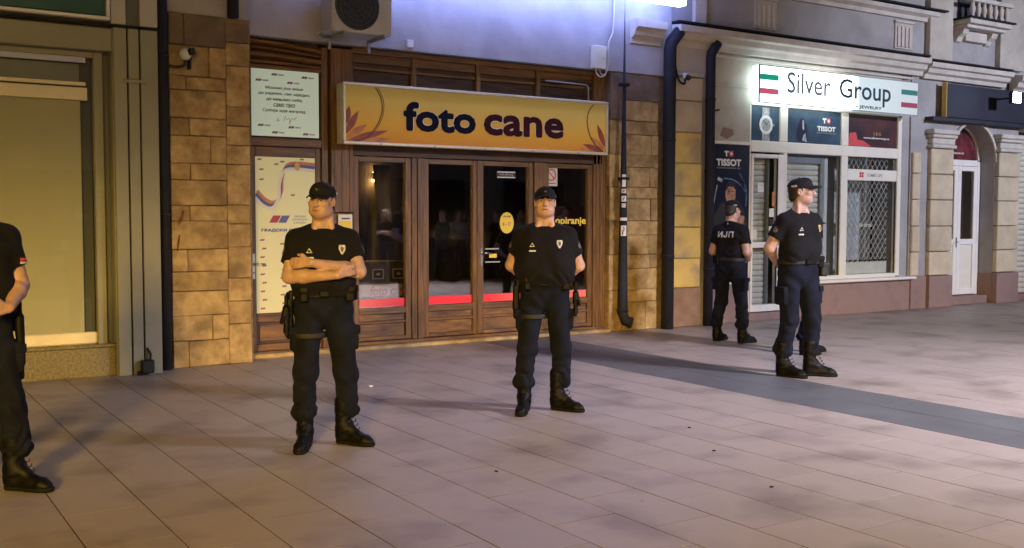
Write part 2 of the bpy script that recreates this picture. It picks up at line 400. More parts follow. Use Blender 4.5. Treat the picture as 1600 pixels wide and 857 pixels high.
for key in ('slab', 'slab_dark'):
    sm = MB(); o = slab_mesh[key]
    for c in cells:
        if c in nearset or c[4] != key: continue
        sm.box(c[0] + .003, c[1] - .003, c[2] + .003, c[3] - .003, -.03, random.uniform(-.003, 0), 0)
    # the slabs beyond the nearest three hundred
    if sm.v: sm.build('far_slabs', key, g, kind='stuff')
slab_off = Vector(ORG[g.name])
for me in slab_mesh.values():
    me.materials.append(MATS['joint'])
    for p_ in me.polygons: p_.material_index = 0 if p_.normal.z > .5 else 1      # slab sides painted dark like the joints, shading the gaps by colour
# the two prototype meshes were built relative to the pavement origin: bring them back round their own centre
for key, me in slab_mesh.items():
    me.transform(Matrix.Translation(slab_off))

# ================================================================== LEFT SHOP (grey metal cladding)
shop = thing('shop_building', 'grey metal-clad shop front with a large cream blinded window, left end of the street', 'building', (.6, 10.5, 0))
def part(name, m, root, *boxes, b=.004, **k):
    mb = MB()
    for q in boxes: mb.box(*q, b=b)
    return mb.build(name, m, root, **k)
part('wall', 'clad_dark', shop, (-3, 2.60, 10.78, 11.4, 0, 6.2))
for x0, x1 in ((2.21, 2.329), (2.345, 2.443), (2.459, 2.62)):
    part('panel', 'clad', shop, (x0, x1, 10.40, 10.44, 0, 3.345))
part('pilaster_core', 'gap', shop, (2.214, 2.616, 10.43, 10.78, 0, 3.345))
part('panel', 'clad', shop, (2.2, 2.214, 10.441, 10.78, .0, 3.345)); part('panel', 'clad', shop, (2.617, 2.625, 10.441, 10.9, 0, 6))
part('bracket', 'clad', shop, (2.29, 2.50, 10.375, 10.40, 2.83, 2.862))
part('joint_trim', 'gap', shop, (-3, 2.63, 10.405, 10.6, 3.348, 3.375))
for x0, x1, y, m in ((2.19, 2.325, 10.39, 'clad_light'), (2.325, 2.455, 10.45, 'clad_dark'), (2.455, 2.62, 10.39, 'clad_light')):
    part('panel', m, shop, (x0, x1, y, 10.78, 3.377, 6.2))
part('lintel', 'clad', shop, (-3, 2.2, 10.43, 10.78, 3.12, 3.33))
part('lintel_shadow_gap', 'clad_dark', shop, (-3, 2.19, 10.47, 10.78, 3.33, 3.40))
part('wall_panel', 'clad_light', shop, (-3, 2.188, 10.46, 10.78, 3.4, 6.2))
wf = part('window_frame', 'clad', shop, (2.055, 2.14, 10.55, 10.66, .30, 3.118), (-3, 2.055, 10.56, 10.66, 3.06, 3.118), b=.006)
part('reveal', 'clad_dark', shop, (2.141, 2.199, 10.60, 10.70, .30, 3.118))
part('window_head', 'blue_strip', shop, (-3, 1.985, 10.545, 10.56, 3.005, 3.058))
part('roller_band', 'clad', shop, (-3, 1.94, 10.62, 10.64, 2.83, 3.0))
part('roller_box', 'cream_bar', shop, (-3, 2.0, 10.575, 10.64, 2.655, 2.775), (-3, 1.99, 10.585, 10.64, 2.792, 2.828))
part('blind', 'blind', shop, (-3, 1.945, 10.63, 10.64, .42, 2.66))
part('blind_backing', 'clad_dark', shop, (-3, 2.055, 10.68, 10.70, .3, 3.1))
part('bottom_bar', 'cream_bar', shop, (-3, 2.055, 10.585, 10.66, .312, .425), b=.012)
part('window_pane', 'pane_clear', shop, (-3, 2.055, 10.598, 10.604, .425, 3.0), b=0)
part('sill', 'granite', shop, (-3, 2.205, 10.475, 10.70, .283, .312), b=.006)
part('plinth', 'granite', shop, (-3, 2.198, 10.50, 10.78, 0, .278), b=.003)
sb = thing('signboard', 'dark teal signboard in a thin white frame above the grey shop window', 'sign', (1, 10.38, 3.4))
part('board', 'teal', sb, (-2.5, 2.13, 10.375, 10.40, 3.44, 4.3))
part('frame', 'white_print', sb, (-2.55, 2.175, 10.355, 10.42, 3.40, 3.43), (2.145, 2.175, 10.355, 10.42, 3.432, 4.35))
solo('outlet_box', MB().box(2.40, 2.52, 10.30, 10.385, .02, .15, .012).box(2.37, 2.41, 10.33, 10.39, 0, .04, .01).tube([(2.49, 10.36, .15), (2.5, 10.37, .2), (2.47, 10.39, .26)], .012, 6), 'black',
     'small black outlet box on the ground against the grey pilaster', 'box')

# ================================================================== MIDDLE BUILDING (sandstone pilasters)
mid = thing('stone_building', 'old building with rough sandstone pilasters and a grey rendered upper wall', 'building', (6, 11, 0))
part('upper_wall', 'render_grey', mid, (2.64, 9.72, 10.95, 11.5, 3.50, 7.0), b=0)
part('upper_wall', 'render_grey', mid, (2.79, 3.62, 10.70, 10.949, 3.60, 7.0), b=0)
part('back_wall', 'mortar', mid, (2.60, 3.64, 10.69, 11.6, 0, 3.6), b=0); part('back_wall', 'mortar', mid, (8.66, 9.74, 10.975, 11.6, 0, 3.5), b=0)
def stone(x0, x1, z0, z1, yf, m='stone', depth=.06, root=None, j=.0035, b=.007, gap=.0028, name='block'):
    mb = MB(); dy = random.uniform(-.007, .007)
    mb.box(x0 + gap, x1 - gap, yf + dy, yf + depth, z0 + gap, z1 - gap, b * random.uniform(.6, 1.3), jit=j)
    return mb.build(name, m, root or mid)
rows = [0, .27, .53, .78, .98, 1.21, 1.50, 1.66, 1.92, 2.09, 2.37, 2.55, 2.83, 2.97, 3.28, 3.6]
for i in range(len(rows) - 1):
    z0, z1 = rows[i], rows[i + 1]; xs = [2.79, 3.37]
    if i % 2 == 0 and i not in (2,): xs = [2.79, 2.97 + random.uniform(-.03, .03), 3.37]
    if i in (1, 9, 13): xs = [2.79, 3.2, 3.37]
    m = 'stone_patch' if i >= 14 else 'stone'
    for a, b_ in zip(xs, xs[1:]): stone(a, b_, z0, z1, 10.65, m)
zq = 0
while zq < 3.55:
    h = random.choice((.24, .33, .42, .2)); h = min(h, 3.6 - zq); 
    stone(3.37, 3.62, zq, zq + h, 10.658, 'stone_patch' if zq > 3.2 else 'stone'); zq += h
for x0, x1, z0, z1 in ((3.622, 3.66, 0, 3.52),):
    part('edge_render', 'stone', mid, (x0, x1, 10.80, 11.2, z0, z1))
rows = [0, .39, .56, .85, 1.04, 1.31, 1.50, 1.80, 1.96, 2.23, 2.40, 2.67, 2.86, 3.13, 3.48]
for i in range(len(rows) - 1):
    z0, z1 = rows[i], rows[i + 1]; m = 'stone_patch' if i == 13 else 'stone'
    xs = [8.90, 9.50]
    if i % 2 == 1 or i == 0: xs = [8.90, 9.50]
    if i in (3, 4, 6, 8, 10, 12): xs = [8.90, 9.36 + random.uniform(-.02, .02), 9.50]
    if i == 0: xs = [8.9, 9.30, 9.5]
    for a, b_ in zip(xs, xs[1:]): stone(a, b_, z0, z1, 10.95, m, depth=.08)
    if i % 2 == 0:
        z2 = rows[min(i + 2, len(rows) - 1)]
        stone(8.655, 8.895, z0, z2, 10.955, 'stone_patch' if i > 11 else 'stone', depth=.2, gap=.003)
# painted section to the right of the wide pipe
part('back_wall', 'render_grey', mid, (9.73, 10.46, 10.975, 11.6, 0, 4.0), b=0)
part('edge_strip', 'render_grey', mid, (9.70, 9.755, 10.94, 10.974, .0, 3.45))
rows = [.55, .97, 1.41, 1.85, 2.31, 2.75, 3.19, 3.52]
for i in range(7): stone(9.76, 10.31, rows[i], rows[i + 1] - (.0 if i < 6 else 0), 10.935, 'yellow_block' if i < 5 else 'cream_block', depth=.04, j=.003, b=.012, gap=.007)
stone(9.75, 10.31, 0, .55, 10.925, 'plinth_brown', depth=.05, j=.002, b=.006)
# cornice blocks over the pilasters
prof = [(11.0, 3.90), (10.93, 3.90), (10.92, 3.96), (10.86, 4.0), (10.83, 4.07), (10.78, 4.10), (10.77, 4.20), (11.0, 4.22)]
MB().prism_x(prof, 8.98, 9.50).build('cornice', 'moulding', mid)
part('string_course', 'moulding', mid, (9.76, 10.31, 10.91, 10.97, 3.53, 3.58), b=.008)
part('wall_band', 'render_beige', mid, (9.73, 10.46, 10.94, 10.97, 3.58, 3.94), b=0)
# faint arched head over the poster door
solo('pipe_stub', MB().tube([(3.44, 10.62, 3.60), (3.44, 10.62, 5.5)], .06, 14), 'pipe', 'short dark pipe end coming down the upper wall above the stone pilaster', 'pipe', 'dark downpipes on the facades', smooth=True)

def downpipe(x, y, r, z0, z1, label, kick=None, top=None, clamps=(1.2, 2.9), square=False):
    root = thing('downpipe', label, 'pipe', (x, y, 0), 'dark downpipes on the facades')
    path = [(x, y, z0), (x, y, z1)]
    if kick: path = [kick, (x + (kick[0] - x) * .25, y + (kick[1] - y) * .4, z0 - .04), (x, y, z0 + .06), (x, y, z1)]
    if top: path += top
    MB().tube(path, r, 16).build('pipe', 'pipe', root, True)
    for z in clamps: MB().tube([(x, y, z), (x, y, z + .035)], r + .007, 16).build('clamp', 'pipe', root, True)
    return root
downpipe(2.705, 10.60, .062, 0, 6.5, 'dark downpipe between the grey shop pilaster and the sandstone pilaster', clamps=(1.55, 3.12))
part('gap_wall', 'gap', mid, (2.626, 2.79, 10.70, 10.72, 0, 7), b=0)
downpipe(8.80, 10.84, .072, .20, 4.5, 'dark downpipe with white stickers, right beside the photo shop front', kick=(8.90, 10.76, .13), clamps=(.28, 2.05, 3.3))
downpipe(9.60, 10.84, .086, 0, 3.86, 'widest dark downpipe between the rough stone and the yellow painted blocks', top=[(9.64, 10.86, 3.95), (9.80, 10.88, 4.12)], clamps=(1.0, 2.6))
downpipe(10.385, 10.86, .068, 0, 3.80, 'dark downpipe between the yellow painted blocks and the jewellery shop poster', top=[(10.40, 10.86, 3.88), (10.52, 10.87, 4.02)], clamps=(.8, 2.2, 3.2))
# stickers on the first of them
for k, (z0, z1, w, lab) in enumerate(((1.955, 2.12, .05, 'tall white sticker, topmost on the stickered downpipe'), (1.87, 1.93, .065, 'small worn white sticker second from the top of the stickered downpipe'),
        (1.76, 1.835, .065, 'square white sticker third from the top of the stickered downpipe'), (1.68, 1.735, .055, 'small pale sticker fourth from the top of the stickered downpipe'),
        (1.505, 1.545, .10, 'thin pale band sticker wrapped round the downpipe just above its lowest sticker'), (1.30, 1.44, .075, 'white sticker with a black figure, lowest on the stickered downpipe'))):
    mb = MB(); n = 5; a0 = math.atan2(-.80, -.55)
    v = []; da = w / .073
    for i in range(n + 1):
        a = a0 - da / 2 + da * i / n
        for r in (.0725, .075):
            for z in (z0, z1): v.append((8.80 + r * math.cos(a), 10.84 + r * math.sin(a), z))
    f = []
    for i in range(n):
        p, q = 4 * i, 4 * i + 4; f += [(p + 2, q + 2, q + 3, p + 3), (p, p + 1, q + 1, q), (p + 1, p + 3, q + 3, q + 1), (p, q, q + 2, p + 2)]
    f += [(0, 2, 3, 1), (4 * n, 4 * n + 1, 4 * n + 3, 4 * n + 2)]
    s = thing('sticker', lab, 'sticker', (8.80, 10.84, z0), 'stickers on the downpipe')
    MB().add(v, f).build('paper', 'cream_print' if k in (1, 3) else 'white_print', s)
    if k in (1, 2, 5):
        c, sn = math.cos(a0), math.sin(a0)
        P = [(8.80 + c * .077 - sn * u, 10.84 + sn * .077 + c * u, z) for u, z in ((-.014, z0 + .02), (-.006, z0 + (z1 - z0) * .5), (.008, z0 + (z1 - z0) * .62), (.003, z1 - .018))]
        MB().tube(P, .006, 6).build('print', 'black_print', s)

# ------------------------------------------------------------------ wooden shopfront
sf = thing('wooden_shopfront', 'brown varnished wooden shopfront with double glazed doors under the photo shop sign', 'shopfront', (6.2, 11.1, 0))
part('threshold', 'stone', sf, (3.64, 8.66, 10.90, 11.2, 0, .042), b=.008)
part('threshold', 'stone', sf, (3.60, 4.62, 10.84, 10.899, 0, .05), b=.01)
def wood(name, x0, x1, z0, z1, y0=11.06, y1=11.16, m=None, b=.006, root=sf, label=None):
    return part(name, m or ('wood' if (z1 - z0) > (x1 - x0) else 'wood_h'), root, (x0, x1, y0, y1, z0, z1), b=b, label=label)
# left bay with the poster door
wood('post', 3.665, 3.745, .043, 3.50, 11.04, 11.18)
wood('post', 4.585, 4.66, .043, 3.46, 11.05, 11.18)
wood('rail', 3.746, 4.584, 2.325, 2.415, 11.05, 11.17)
wood('rail', 3.746, 4.584, 3.17, 3.21, 11.05, 11.17)
for k, (z, dz, y) in enumerate(((3.215, .06, 11.06), (3.285, .075, 11.04), (3.372, .05, 11.07), (3.43, .06, 11.03))):
    # bowed louvre boards in the head of the bay
    mb = MB(); n = 8; P = []
    for i in range(n):
        t0, t1 = i / n, (i + 1) / n; xa, xb = 3.75 + .83 * t0, 3.75 + .83 * t1
        sag = lambda t: -.022 * (t ** 2) * (1 + k * .6)
        v = [(x, yy, zz + sag(t)) for x, t in ((xa, t0), (xb, t1)) for yy, zz in ((y + .05, z), (y, z + dz * .25), (y + .004, z + dz * .75), (y + .05, z + dz))]
        mb.add(v, [(0, 1, 5, 4), (1, 2, 6, 5), (2, 3, 7, 6), (3, 0, 4, 7)] + ([(0, 3, 2, 1)] if i == 0 else []) + ([(4, 5, 6, 7)] if i == n - 1 else []))
    mb.build('louvre_board', 'wood_h', sf)
wood('back_board', 3.746, 4.584, 2.416, 3.50, 11.12, 11.15, 'wood_dark')
ud = 'door'
dr = part('door', 'wood', sf, (3.752, 3.815, 11.075, 11.13, .05, 2.32), (4.515, 4.578, 11.075, 11.13, .05, 2.32), b=.005)
part('rail', 'wood_h', sf, (3.816, 4.514, 11.077, 11.13, 2.21, 2.318)); part('rail', 'wood_h', sf, (3.816, 4.514, 11.077, 11.13, .375, .475)); part('rail', 'wood_h', sf, (3.816, 4.514, 11.077, 11.13, .052, .13))
part('door_panel', 'wood_dark', sf, (3.816, 4.514, 11.10, 11.125, .13, .375)); part('door_panel', 'wood_h', sf, (3.85, 4.48, 11.088, 11.10, .165, .34), b=.01)
hm = part('door_handle', 'white_plastic', sf, (3.768, 3.80, 11.066, 11.075, .86, 1.14), b=.006)
MB().tube([(3.784, 11.066, 1.03), (3.784, 11.03, 1.03), (3.80, 11.022, 1.03), (3.90, 11.022, 1.025)], .009, 8).build('lever', 'chrome', hm, True)
MB().disc((3.784, .93), .008, 11.060, 11.066, 12).build('keyhole', 'black', hm)
# column between the bays
wood('post', 4.69, 4.965, 1.60, 3.46, 11.03, 11.17)
for x in (4.735, 4.83, 4.925): wood('fillet', x - .012, x + .012, 1.62, 3.44, 11.022, 11.0295, b=.002)
wood('post', 4.69, 4.965, .043, 1.36, 11.03, 11.17); wood('post_back', 4.69, 4.965, 1.361, 1.599, 11.08, 11.17)
part('gap_board', 'wood_dark', sf, (4.661, 4.689, 11.10, 11.15, .043, 3.46))
# main frame
wood('sill_rail', 4.966, 8.60, .043, .078, 11.03, 11.17, 'wood_worn')
wood('head_rail', 4.966, 8.60, 2.255, 2.42, 11.04, 11.18, 'wood_dark')
wood('post', 5.725, 5.795, .079, 2.254, 11.045, 11.17); wood('post', 5.80, 5.885, .079, 2.254, 11.035, 11.17)
wood('post', 7.495, 7.565, .079, 2.254, 11.035, 11.17); wood('post', 7.57, 7.66, .079, 2.254, 11.045, 11.17)
wood('post', 8.45, 8.655, .043, 3.48, 11.04, 11.20)
for x in (8.50, 8.56, 8.62): wood('fillet', x - .008, x + .008, .06, 3.46, 11.033, 11.0395, b=.002)
def glazed(x0, x1, name, handle=None):
    r = part(name, 'wood', sf, (x0, x0 + .075, 11.06, 11.13, .085, 2.25), (x1 - .075, x1, 11.06, 11.13, .085, 2.25), b=.006)
    part('rail', 'wood_h', sf, (x0 + .076, x1 - .076, 11.062, 11.128, 2.19, 2.248)); part('rail', 'wood_h', sf, (x0 + .076, x1 - .076, 11.062, 11.128, .40, .475))
    part('rail', 'wood_worn', sf, (x0 + .076, x1 - .076, 11.062, 11.128, .087, .13)); part('rail', 'wood_worn', sf, (x0 + .076, x1 - .076, 11.064, 11.128, .285, .315), b=.004)
    part('door_panel', 'wood_worn', sf, (x0 + .076, x1 - .076, 11.09, 11.12, .13, .285)); part('door_panel', 'wood_worn', sf, (x0 + .076, x1 - .076, 11.09, 11.12, .315, .40))
    part('pane', 'pane_dark', sf, (x0 + .07, x1 - .07, 11.095, 11.101, .47, 2.195), b=0)
    part('red_strip', 'red_strip', sf, (x0 + .077, x1 - .077, 11.090, 11.0945, .482, .578), b=0)
    return r
glazed(4.968, 5.722, 'window_frame')
glazed(5.888, 6.66, 'door')
d2 = glazed(6.664, 7.492, 'door')
part('door_meeting_bar', 'wood', sf, (6.64, 6.685, 11.045, 11.059, .09, 2.25), b=.005)
glazed(7.662, 8.448, 'window_frame')
h2 = part('door_handle', 'chrome', sf, (6.69, 6.722, 11.052, 11.06, .93, 1.17), b=.003)
MB().tube([(6.706, 11.052, 1.10), (6.706, 11.01, 1.10), (6.73, 11.0, 1.10), (6.82, 11.0, 1.095)], .009, 8).build('lever', 'chrome', h2, True)
# transom zone behind and above the sign
wood('head', 4.966, 8.449, 3.43, 3.49, 11.05, 11.18, 'wood_h')
for i, (xa, xb) in enumerate(((4.97, 5.74), (5.80, 6.63), (6.70, 7.53), (7.60, 8.445))):
    wood('rail', xa, xb, 3.33, 3.429, 11.085, 11.15, 'wood_h'); wood('rail', xa, xb, 3.245, 3.285, 11.08, 11.15, 'wood_h')
    part('transom_panel', 'wood_dark', sf, (xa, xb, 11.12, 11.15, 3.286, 3.329)); part('transom_panel', 'wood_dark', sf, (xa, xb, 11.125, 11.155, 2.421, 3.244))
for x in (5.77, 6.665, 7.565): wood('post', x - .029, x + .029, 2.421, 3.429, 11.06, 11.17)
part('backing', 'wood_dark', sf, (4.966, 8.449, 11.16, 11.19, 2.421, 3.5))
# stickers and lettering on the glass
def poster(name, label, cat='poster', loc=(0, 0, 0), group=None): return thing(name, label, cat, loc, group)
st = poster('opening_hours_sticker', 'round yellow sticker with red opening hours on the door glass', 'sticker', (7.10, 11.08, 1.3))
MB().disc((7.10, 1.475), .105, 11.083, 11.089, 28, .135).build('disc', 'yellow_print', st)
text_mb('8 - 17', 7.035, 7.165, 1.435, 1.485, 11.083, .001, .03).build('lettering', 'red_print', st)
text_mb('RADNO VREME', 7.045, 7.155, 1.545, 1.567, 11.083, .001, .02).build('lettering', 'black_print', st)
st = poster('smoking_ban_sticker', 'white sticker with a red circle and slash high on the right window', 'sticker', (7.79, 11.04, 2))
part('paper', 'cream_print', st, (7.685, 7.885, 11.082, 11.088, 1.955, 2.215), b=0)
MB().ring((7.785, 2.10), .062, .078, 11.079, 11.082, 28).ribbon([(7.735, 2.15), (7.835, 2.05)], .014, 11.079, 11.0815).build('ban_symbol', 'red_print', st)
MB().ribbon([(7.755, 2.085), (7.80, 2.115)], .012, 11.0825, 11.0835).add([], []).ribbon([(7.72, 1.99), (7.85, 1.99)], .010, 11.0795, 11.082).build('print', 'black_print', st)
st = poster('white_notice', 'small dark notice with white lines at the top of the right door glass', 'sticker', (7.1, 11.08, 2.1))
part('paper', 'black_print', st, (6.95, 7.23, 11.086, 11.091, 2.04, 2.13), b=0)
mbx = MB()
for z in (2.118, 2.052): mbx.box(6.955, 7.225, 11.083, 11.086, z - .007, z + .007, 0)
mbx.build('line', 'white_print', st); text_mb('GURAJ', 6.99, 7.19, 2.07, 2.10, 11.086, .001, .01).build('lettering', 'grey_print', st)
st = poster('copy_lettering', 'yellow stick-on word on the right hand window glass', 'lettering', (8.1, 11.08, 1.45))
text_mb('Kopiranje', 7.76, 8.36, 1.43, 1.555, 11.0905, .002, bold=.004).build('lettering', 'yellow_print', st)
st = poster('yellow_door_label', 'small yellow label beside the handle of the right door', 'sticker', (6.85, 11.08, 1.1))
part('paper', 'yellow_print', st, (6.84, 6.95, 11.086, 11.09, 1.035, 1.085), b=0); part('line', 'grey_print', st, (6.78, 7.0, 11.086, 11.09, .975, .99), b=0); part('line', 'grey_print', st, (6.78, 6.98, 11.086, 11.09, 1.14, 1.155), b=0)
st = poster('shop_plate', 'small white and yellow plate in the gap of the wooden post', 'sign', (4.87, 11.06, 1.4))
part('plate', 'white_print', st, (4.78, 4.955, 11.05, 11.062, 1.40, 1.575), b=.002); part('print', 'yellow_print', st, (4.80, 4.94, 11.045, 11.049, 1.41, 1.50), b=0); part('print', 'black_print', st, (4.82, 4.92, 11.045, 11.049, 1.52, 1.535), b=0)

# posters behind the left door
def mini_logo(mb_r, mb_b, mb_g, x, z, s, y):
    for mb, o in ((mb_r, 0), (mb_b, .9)):
        mb.prism([(x + s * (o), z), (x + s * (o + .8), z), (x + s * (o + 1.2), z + s * .7), (x + s * (o + .4), z + s * .7)], y - .0015, y)
    mb_g.box(x + s * 2.3, x + s * 4.2, y - .0015, y, z + s * .1, z + s * .55, 0)
up = poster('slogan_poster', 'pale green square poster with five lines of Cyrillic text above the left door', 'poster', (4.16, 11.05, 2.44))
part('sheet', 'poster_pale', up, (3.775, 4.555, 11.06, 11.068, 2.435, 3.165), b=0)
L = ['Морамо још више', 'да радимо, сви заједно,', 'да мењамо себе,', 'само тако', 'Србија иде напред.']
lines_of_text(L, 4.15, 2.985, .040, .062, 11.0598, width=[.44, .60, .42, .25, .50], shear=.2, depth=.001, bold=.0009).build('lettering', 'black_print', up)
MB().tube([(4.06, 11.0585, 2.60), (4.075, 11.0585, 2.655), (4.085, 11.0585, 2.60), (4.07, 11.0585, 2.62)], .0025, 5).tube([(4.14, 11.0585, 2.61), (4.16, 11.0585, 2.66), (4.18, 11.0585, 2.62), (4.20, 11.0585, 2.645), (4.215, 11.0585, 2.60), (4.20, 11.0585, 2.575), (4.235, 11.0585, 2.64), (4.26, 11.0585, 2.625), (4.29, 11.0585, 2.655)], .0025, 5).build('signature', 'black_print', up)
r_, b_, g_ = MB(), MB(), MB()
for x, z in ((4.0, 3.10), (4.35, 3.09), (3.82, 3.03), (4.18, 3.02), (3.84, 2.54), (4.19, 2.53), (4.0, 2.465), (4.36, 2.46)): mini_logo(r_, b_, g_, x, z, .035, 11.0598)
r_.build('print', 'pink_band_dull', up, kind='stuff'); b_.build('print', 'blue_print', up, kind='stuff'); g_.build('print', 'grey_print', up, kind='stuff')
lp = poster('party_poster', 'tall cream poster with a tricolour ribbon and small logos in the left door', 'poster', (4.16, 11.07, .48))
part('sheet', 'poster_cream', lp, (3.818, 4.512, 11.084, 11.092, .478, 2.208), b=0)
def bez(P, n=14):
    out = []
    for i in range(len(P) - 1):
        p0, p1, p2, p3 = P[max(0, i - 1)], P[i], P[i + 1], P[min(len(P) - 1, i + 2)]
        for k in range(n):
            t = k / n; out.append(tuple(.5 * (2 * p1[j] + (p2[j] - p0[j]) * t + (2 * p0[j] - 5 * p1[j] + 4 * p2[j] - p3[j]) * t * t + (3 * p1[j] - p0[j] - 3 * p2[j] + p3[j]) * t ** 3) for j in range(len(p1))))
    return out + [tuple(P[-1])]
core = [(3.82, 1.80), (3.92, 1.70), (4.03, 1.68), (4.10, 1.80), (4.11, 1.95), (4.17, 2.09), (4.30, 2.115), (4.51, 2.10)]
for dz, m, yo in ((.033, 'petal_light', 0), (0, 'blue_print', .0004), (-.033, 'white_print', .0008)):
    P = bez([(x + dz * .5, z + dz) for x, z in core], 6); MB().ribbon(P, .036, 11.0835 - .0015 - yo, 11.0838 - yo).build('ribbon', m, lp)
MB().disc((4.30, 2.115), .032, 11.078, 11.0805, 16, .05).build('emblem', 'gold_print', lp)
r_, b_, g_ = MB(), MB(), MB(); mini_logo(r_, b_, g_, 3.97, 1.48, .115, 11.0838)
for k in range(9):
    for q in range(3):
        if k < 8 or q < 3: mini_logo(r_, b_, g_, 3.86 + q * .23 + (k % 2) * .02, 1.28 - k * .095 - (q % 2) * .045, .028, 11.0838)
for x, z in ((3.84, 2.17), (4.1, 2.15), (4.33, 2.18), (3.86, 2.06), (4.03, 2.12), (3.86, 1.95), (4.22, 1.78)): mini_logo(r_, b_, g_, x, z, .026, 11.0838)
r_.build('print', 'pink_band_dull', lp, kind='stuff'); b_.build('print', 'blue_print', lp, kind='stuff')
lines_of_text(['СРПСКА', 'НАПРЕДНА', 'СТРАНКА'], 4.33, 1.56, .022, .035, 11.0838, width=[.14, .18, .15], depth=.001, weight=.01).build('lettering', 'blue_print', lp)
lines_of_text(['ГРАДСКИ ОДБОР'], 4.15, 1.415, .04, .1, 11.0838, width=[.54], depth=.001, bold=.003).build('lettering', 'blue_print', lp)

# shop interior behind the glass
room = thing('shop_room', 'dark room of the photo shop seen through its glass doors', 'room', (6.8, 12.5, 0))
part('floor', 'dark_room', room, (4.9, 8.9, 11.2, 14, -.008, .0), b=0); part('back_wall', 'dark_room', room, (4.9, 8.9, 13.4, 13.5, .001, 3.2), b=0)
part('side_wall', 'dark_room', room, (4.85, 4.899, 11.2, 13.39, .001, 3.2), b=0); part('side_wall', 'dark_room', room, (8.9, 8.95, 11.2, 13.39, .001, 3.2), b=0); part('ceiling', 'dark_room', room, (4.9, 8.9, 11.2, 13.39, 3.2, 3.25), b=0)
part('red_panel', 'dark_red', room, (7.75, 8.6, 11.45, 11.47, .3, 1.7))
wl = thing('wall_lamp', 'small lit up-and-down lamp on the wall inside the photo shop', 'lamp', (6.33, 13.36, 2.1))
MB().tube([(6.33, 13.33, 2.07), (6.33, 13.33, 2.17)], .035, 12).build('housing', 'black', wl)
MB().tube([(6.33, 13.33, 2.045), (6.33, 13.33, 2.069)], .045, 12).tube([(6.33, 13.33, 2.171), (6.33, 13.33, 2.18)], .03, 12).build('bulb', 'lamp_warm', wl)
cu = thing('counter', 'low shop counter with a red lettered front inside the left window', 'counter', (5.4, 11.4, 0))
part('front', 'counter', cu, (5.0, 5.75, 11.30, 11.33, .5, .98)); part('top', 'counter', cu, (4.97, 5.78, 11.28, 11.7, .981, 1.01)); part('front', 'cream_print', cu, (5.03, 5.72, 11.285, 11.299, .59, .735))
text_mb('foto cane', 5.28, 5.80, .60, .72, 11.284, .002, .02, .25).build('lettering', 'red_print', cu)
for k, x in enumerate((5.11, 5.39, 5.66)):
    fr = thing('picture_frame', ('leftmost', 'middle', 'rightmost')[k] + ' small framed picture on the counter front behind the shop window', 'picture', (x, 11.29, .8), 'framed pictures behind the window')
    part('frame', 'grey_print', fr, (x - .075, x + .075, 11.283, 11.298, .80, .92), b=0); part('picture', 'black_print', fr, (x - .06, x + .06, 11.279, 11.2825, .812, .908), b=0); MB().disc((x, .86), .03, 11.276, 11.2785, 12, .018).build('print', 'gold_print', fr)
for x0, z0, z1, lab in ((5.62, 1.55, 2.2, 'cream strip imitating a reflected pillar behind the left shop window'), (6.12, 1.15, 2.2, 'cream strip imitating a reflected pillar behind the left glazed door')):  # cream strips added in the room to imitate pillars reflected in the glass
    mb = MB(); n = 16
    v = []; f = []
    for i in range(n + 1):
        for jz in range(9):
            z = z1 - (z1 - z0) * jz / 8; x = x0 + .24 * i / n * (1 - .35 * jz / 8) + .10 * (jz / 8) ** 2
            v.append((x, 11.9 + .02 * math.sin(i * 1.9), z - .12 * abs(i / n - .3) * (jz == 8)))
    for i in range(n):
        for jz in range(8): f.append((i * 9 + jz, i * 9 + jz + 1, i * 9 + jz + 10, i * 9 + jz + 9))
    o = mb.add(v, f).build('reflection_strip', 'reflection_strip', None, True); so = o.modifiers.new('s', 'SOLIDIFY'); so.thickness = .004; tag(o, lab, 'reflection_strip', 'cream strips imitating reflections inside the photo shop')

# ------------------------------------------------------------------ photo shop sign
sg = thing('shop_sign', 'long orange sign reading foto cane in a pale metal frame', 'sign', (6.6, 10.8, 2.36))
SY = 10.80; X0, X1, Z0, Z1 = 4.735, 8.50, 2.365, 3.06
part('board', 'sign_print', sg, (X0 + .03, X1 - .03, SY + .012, SY + .03, Z0 + .03, Z1 - .03), b=0)
part('box', 'alu_cream', sg, (X0 + .01, X1 - .01, SY + .031, SY + .20, Z0 + .01, Z1 - .01))
for q in ((X0, X1, Z1 - .035, Z1), (X0, X1, Z0, Z0 + .035), (X0, X0 + .035, Z0 + .036, Z1 - .036), (X1 - .035, X1, Z0 + .036, Z1 - .036)):
    part('frame', 'alu_cream', sg, (q[0], q[1], SY - .012, SY + .03, q[2], q[3]), b=.008)
for x in (5.2, 5.9, 6.6, 7.3, 8.0): MB().ball((x, SY - .012, Z0 + .017), .009, 8, 6).build('screw', 'chrome', sg)
for word, xa, xb, m in (('foto', 5.495, 6.475, 'letter_navy'), ('cane', 6.585, 7.785, 'letter_plum')):
    h = .345 if word == 'foto' else .262
    text_mb(word, xa, xb, 2.545, 2.545 + h, SY + .0117, .001, bold=.0265).build('letter_outline', 'letter_edge', sg)
    text_mb(word, xa, xb, 2.545, 2.545 + h, SY + .0085, .0015, bold=.0195).build('lettering', m, sg)
def petal(cx, cz, ang, l, w, m, yo):
    pts = []
    for i in range(9):
        t = i / 8; pts.append((l * t, w * math.sin(math.pi * t) * (1 - .3 * t)))
    for i in range(7, 0, -1):
        t = i / 8; pts.append((l * t, -w * math.sin(math.pi * t) * .8))
    c, s = math.cos(ang), math.sin(ang); P = [(cx + c * a - s * b, cz + s * a + c * b) for a, b in pts]
    P = [(min(max(x, X0 + .036), X1 - .036), min(max(z, Z0 + .036), Z1 - .036)) for x, z in P]
    MB().prism(P, SY + .0112 - yo - .001, SY + .0118 - yo).build('petal', m, sg)
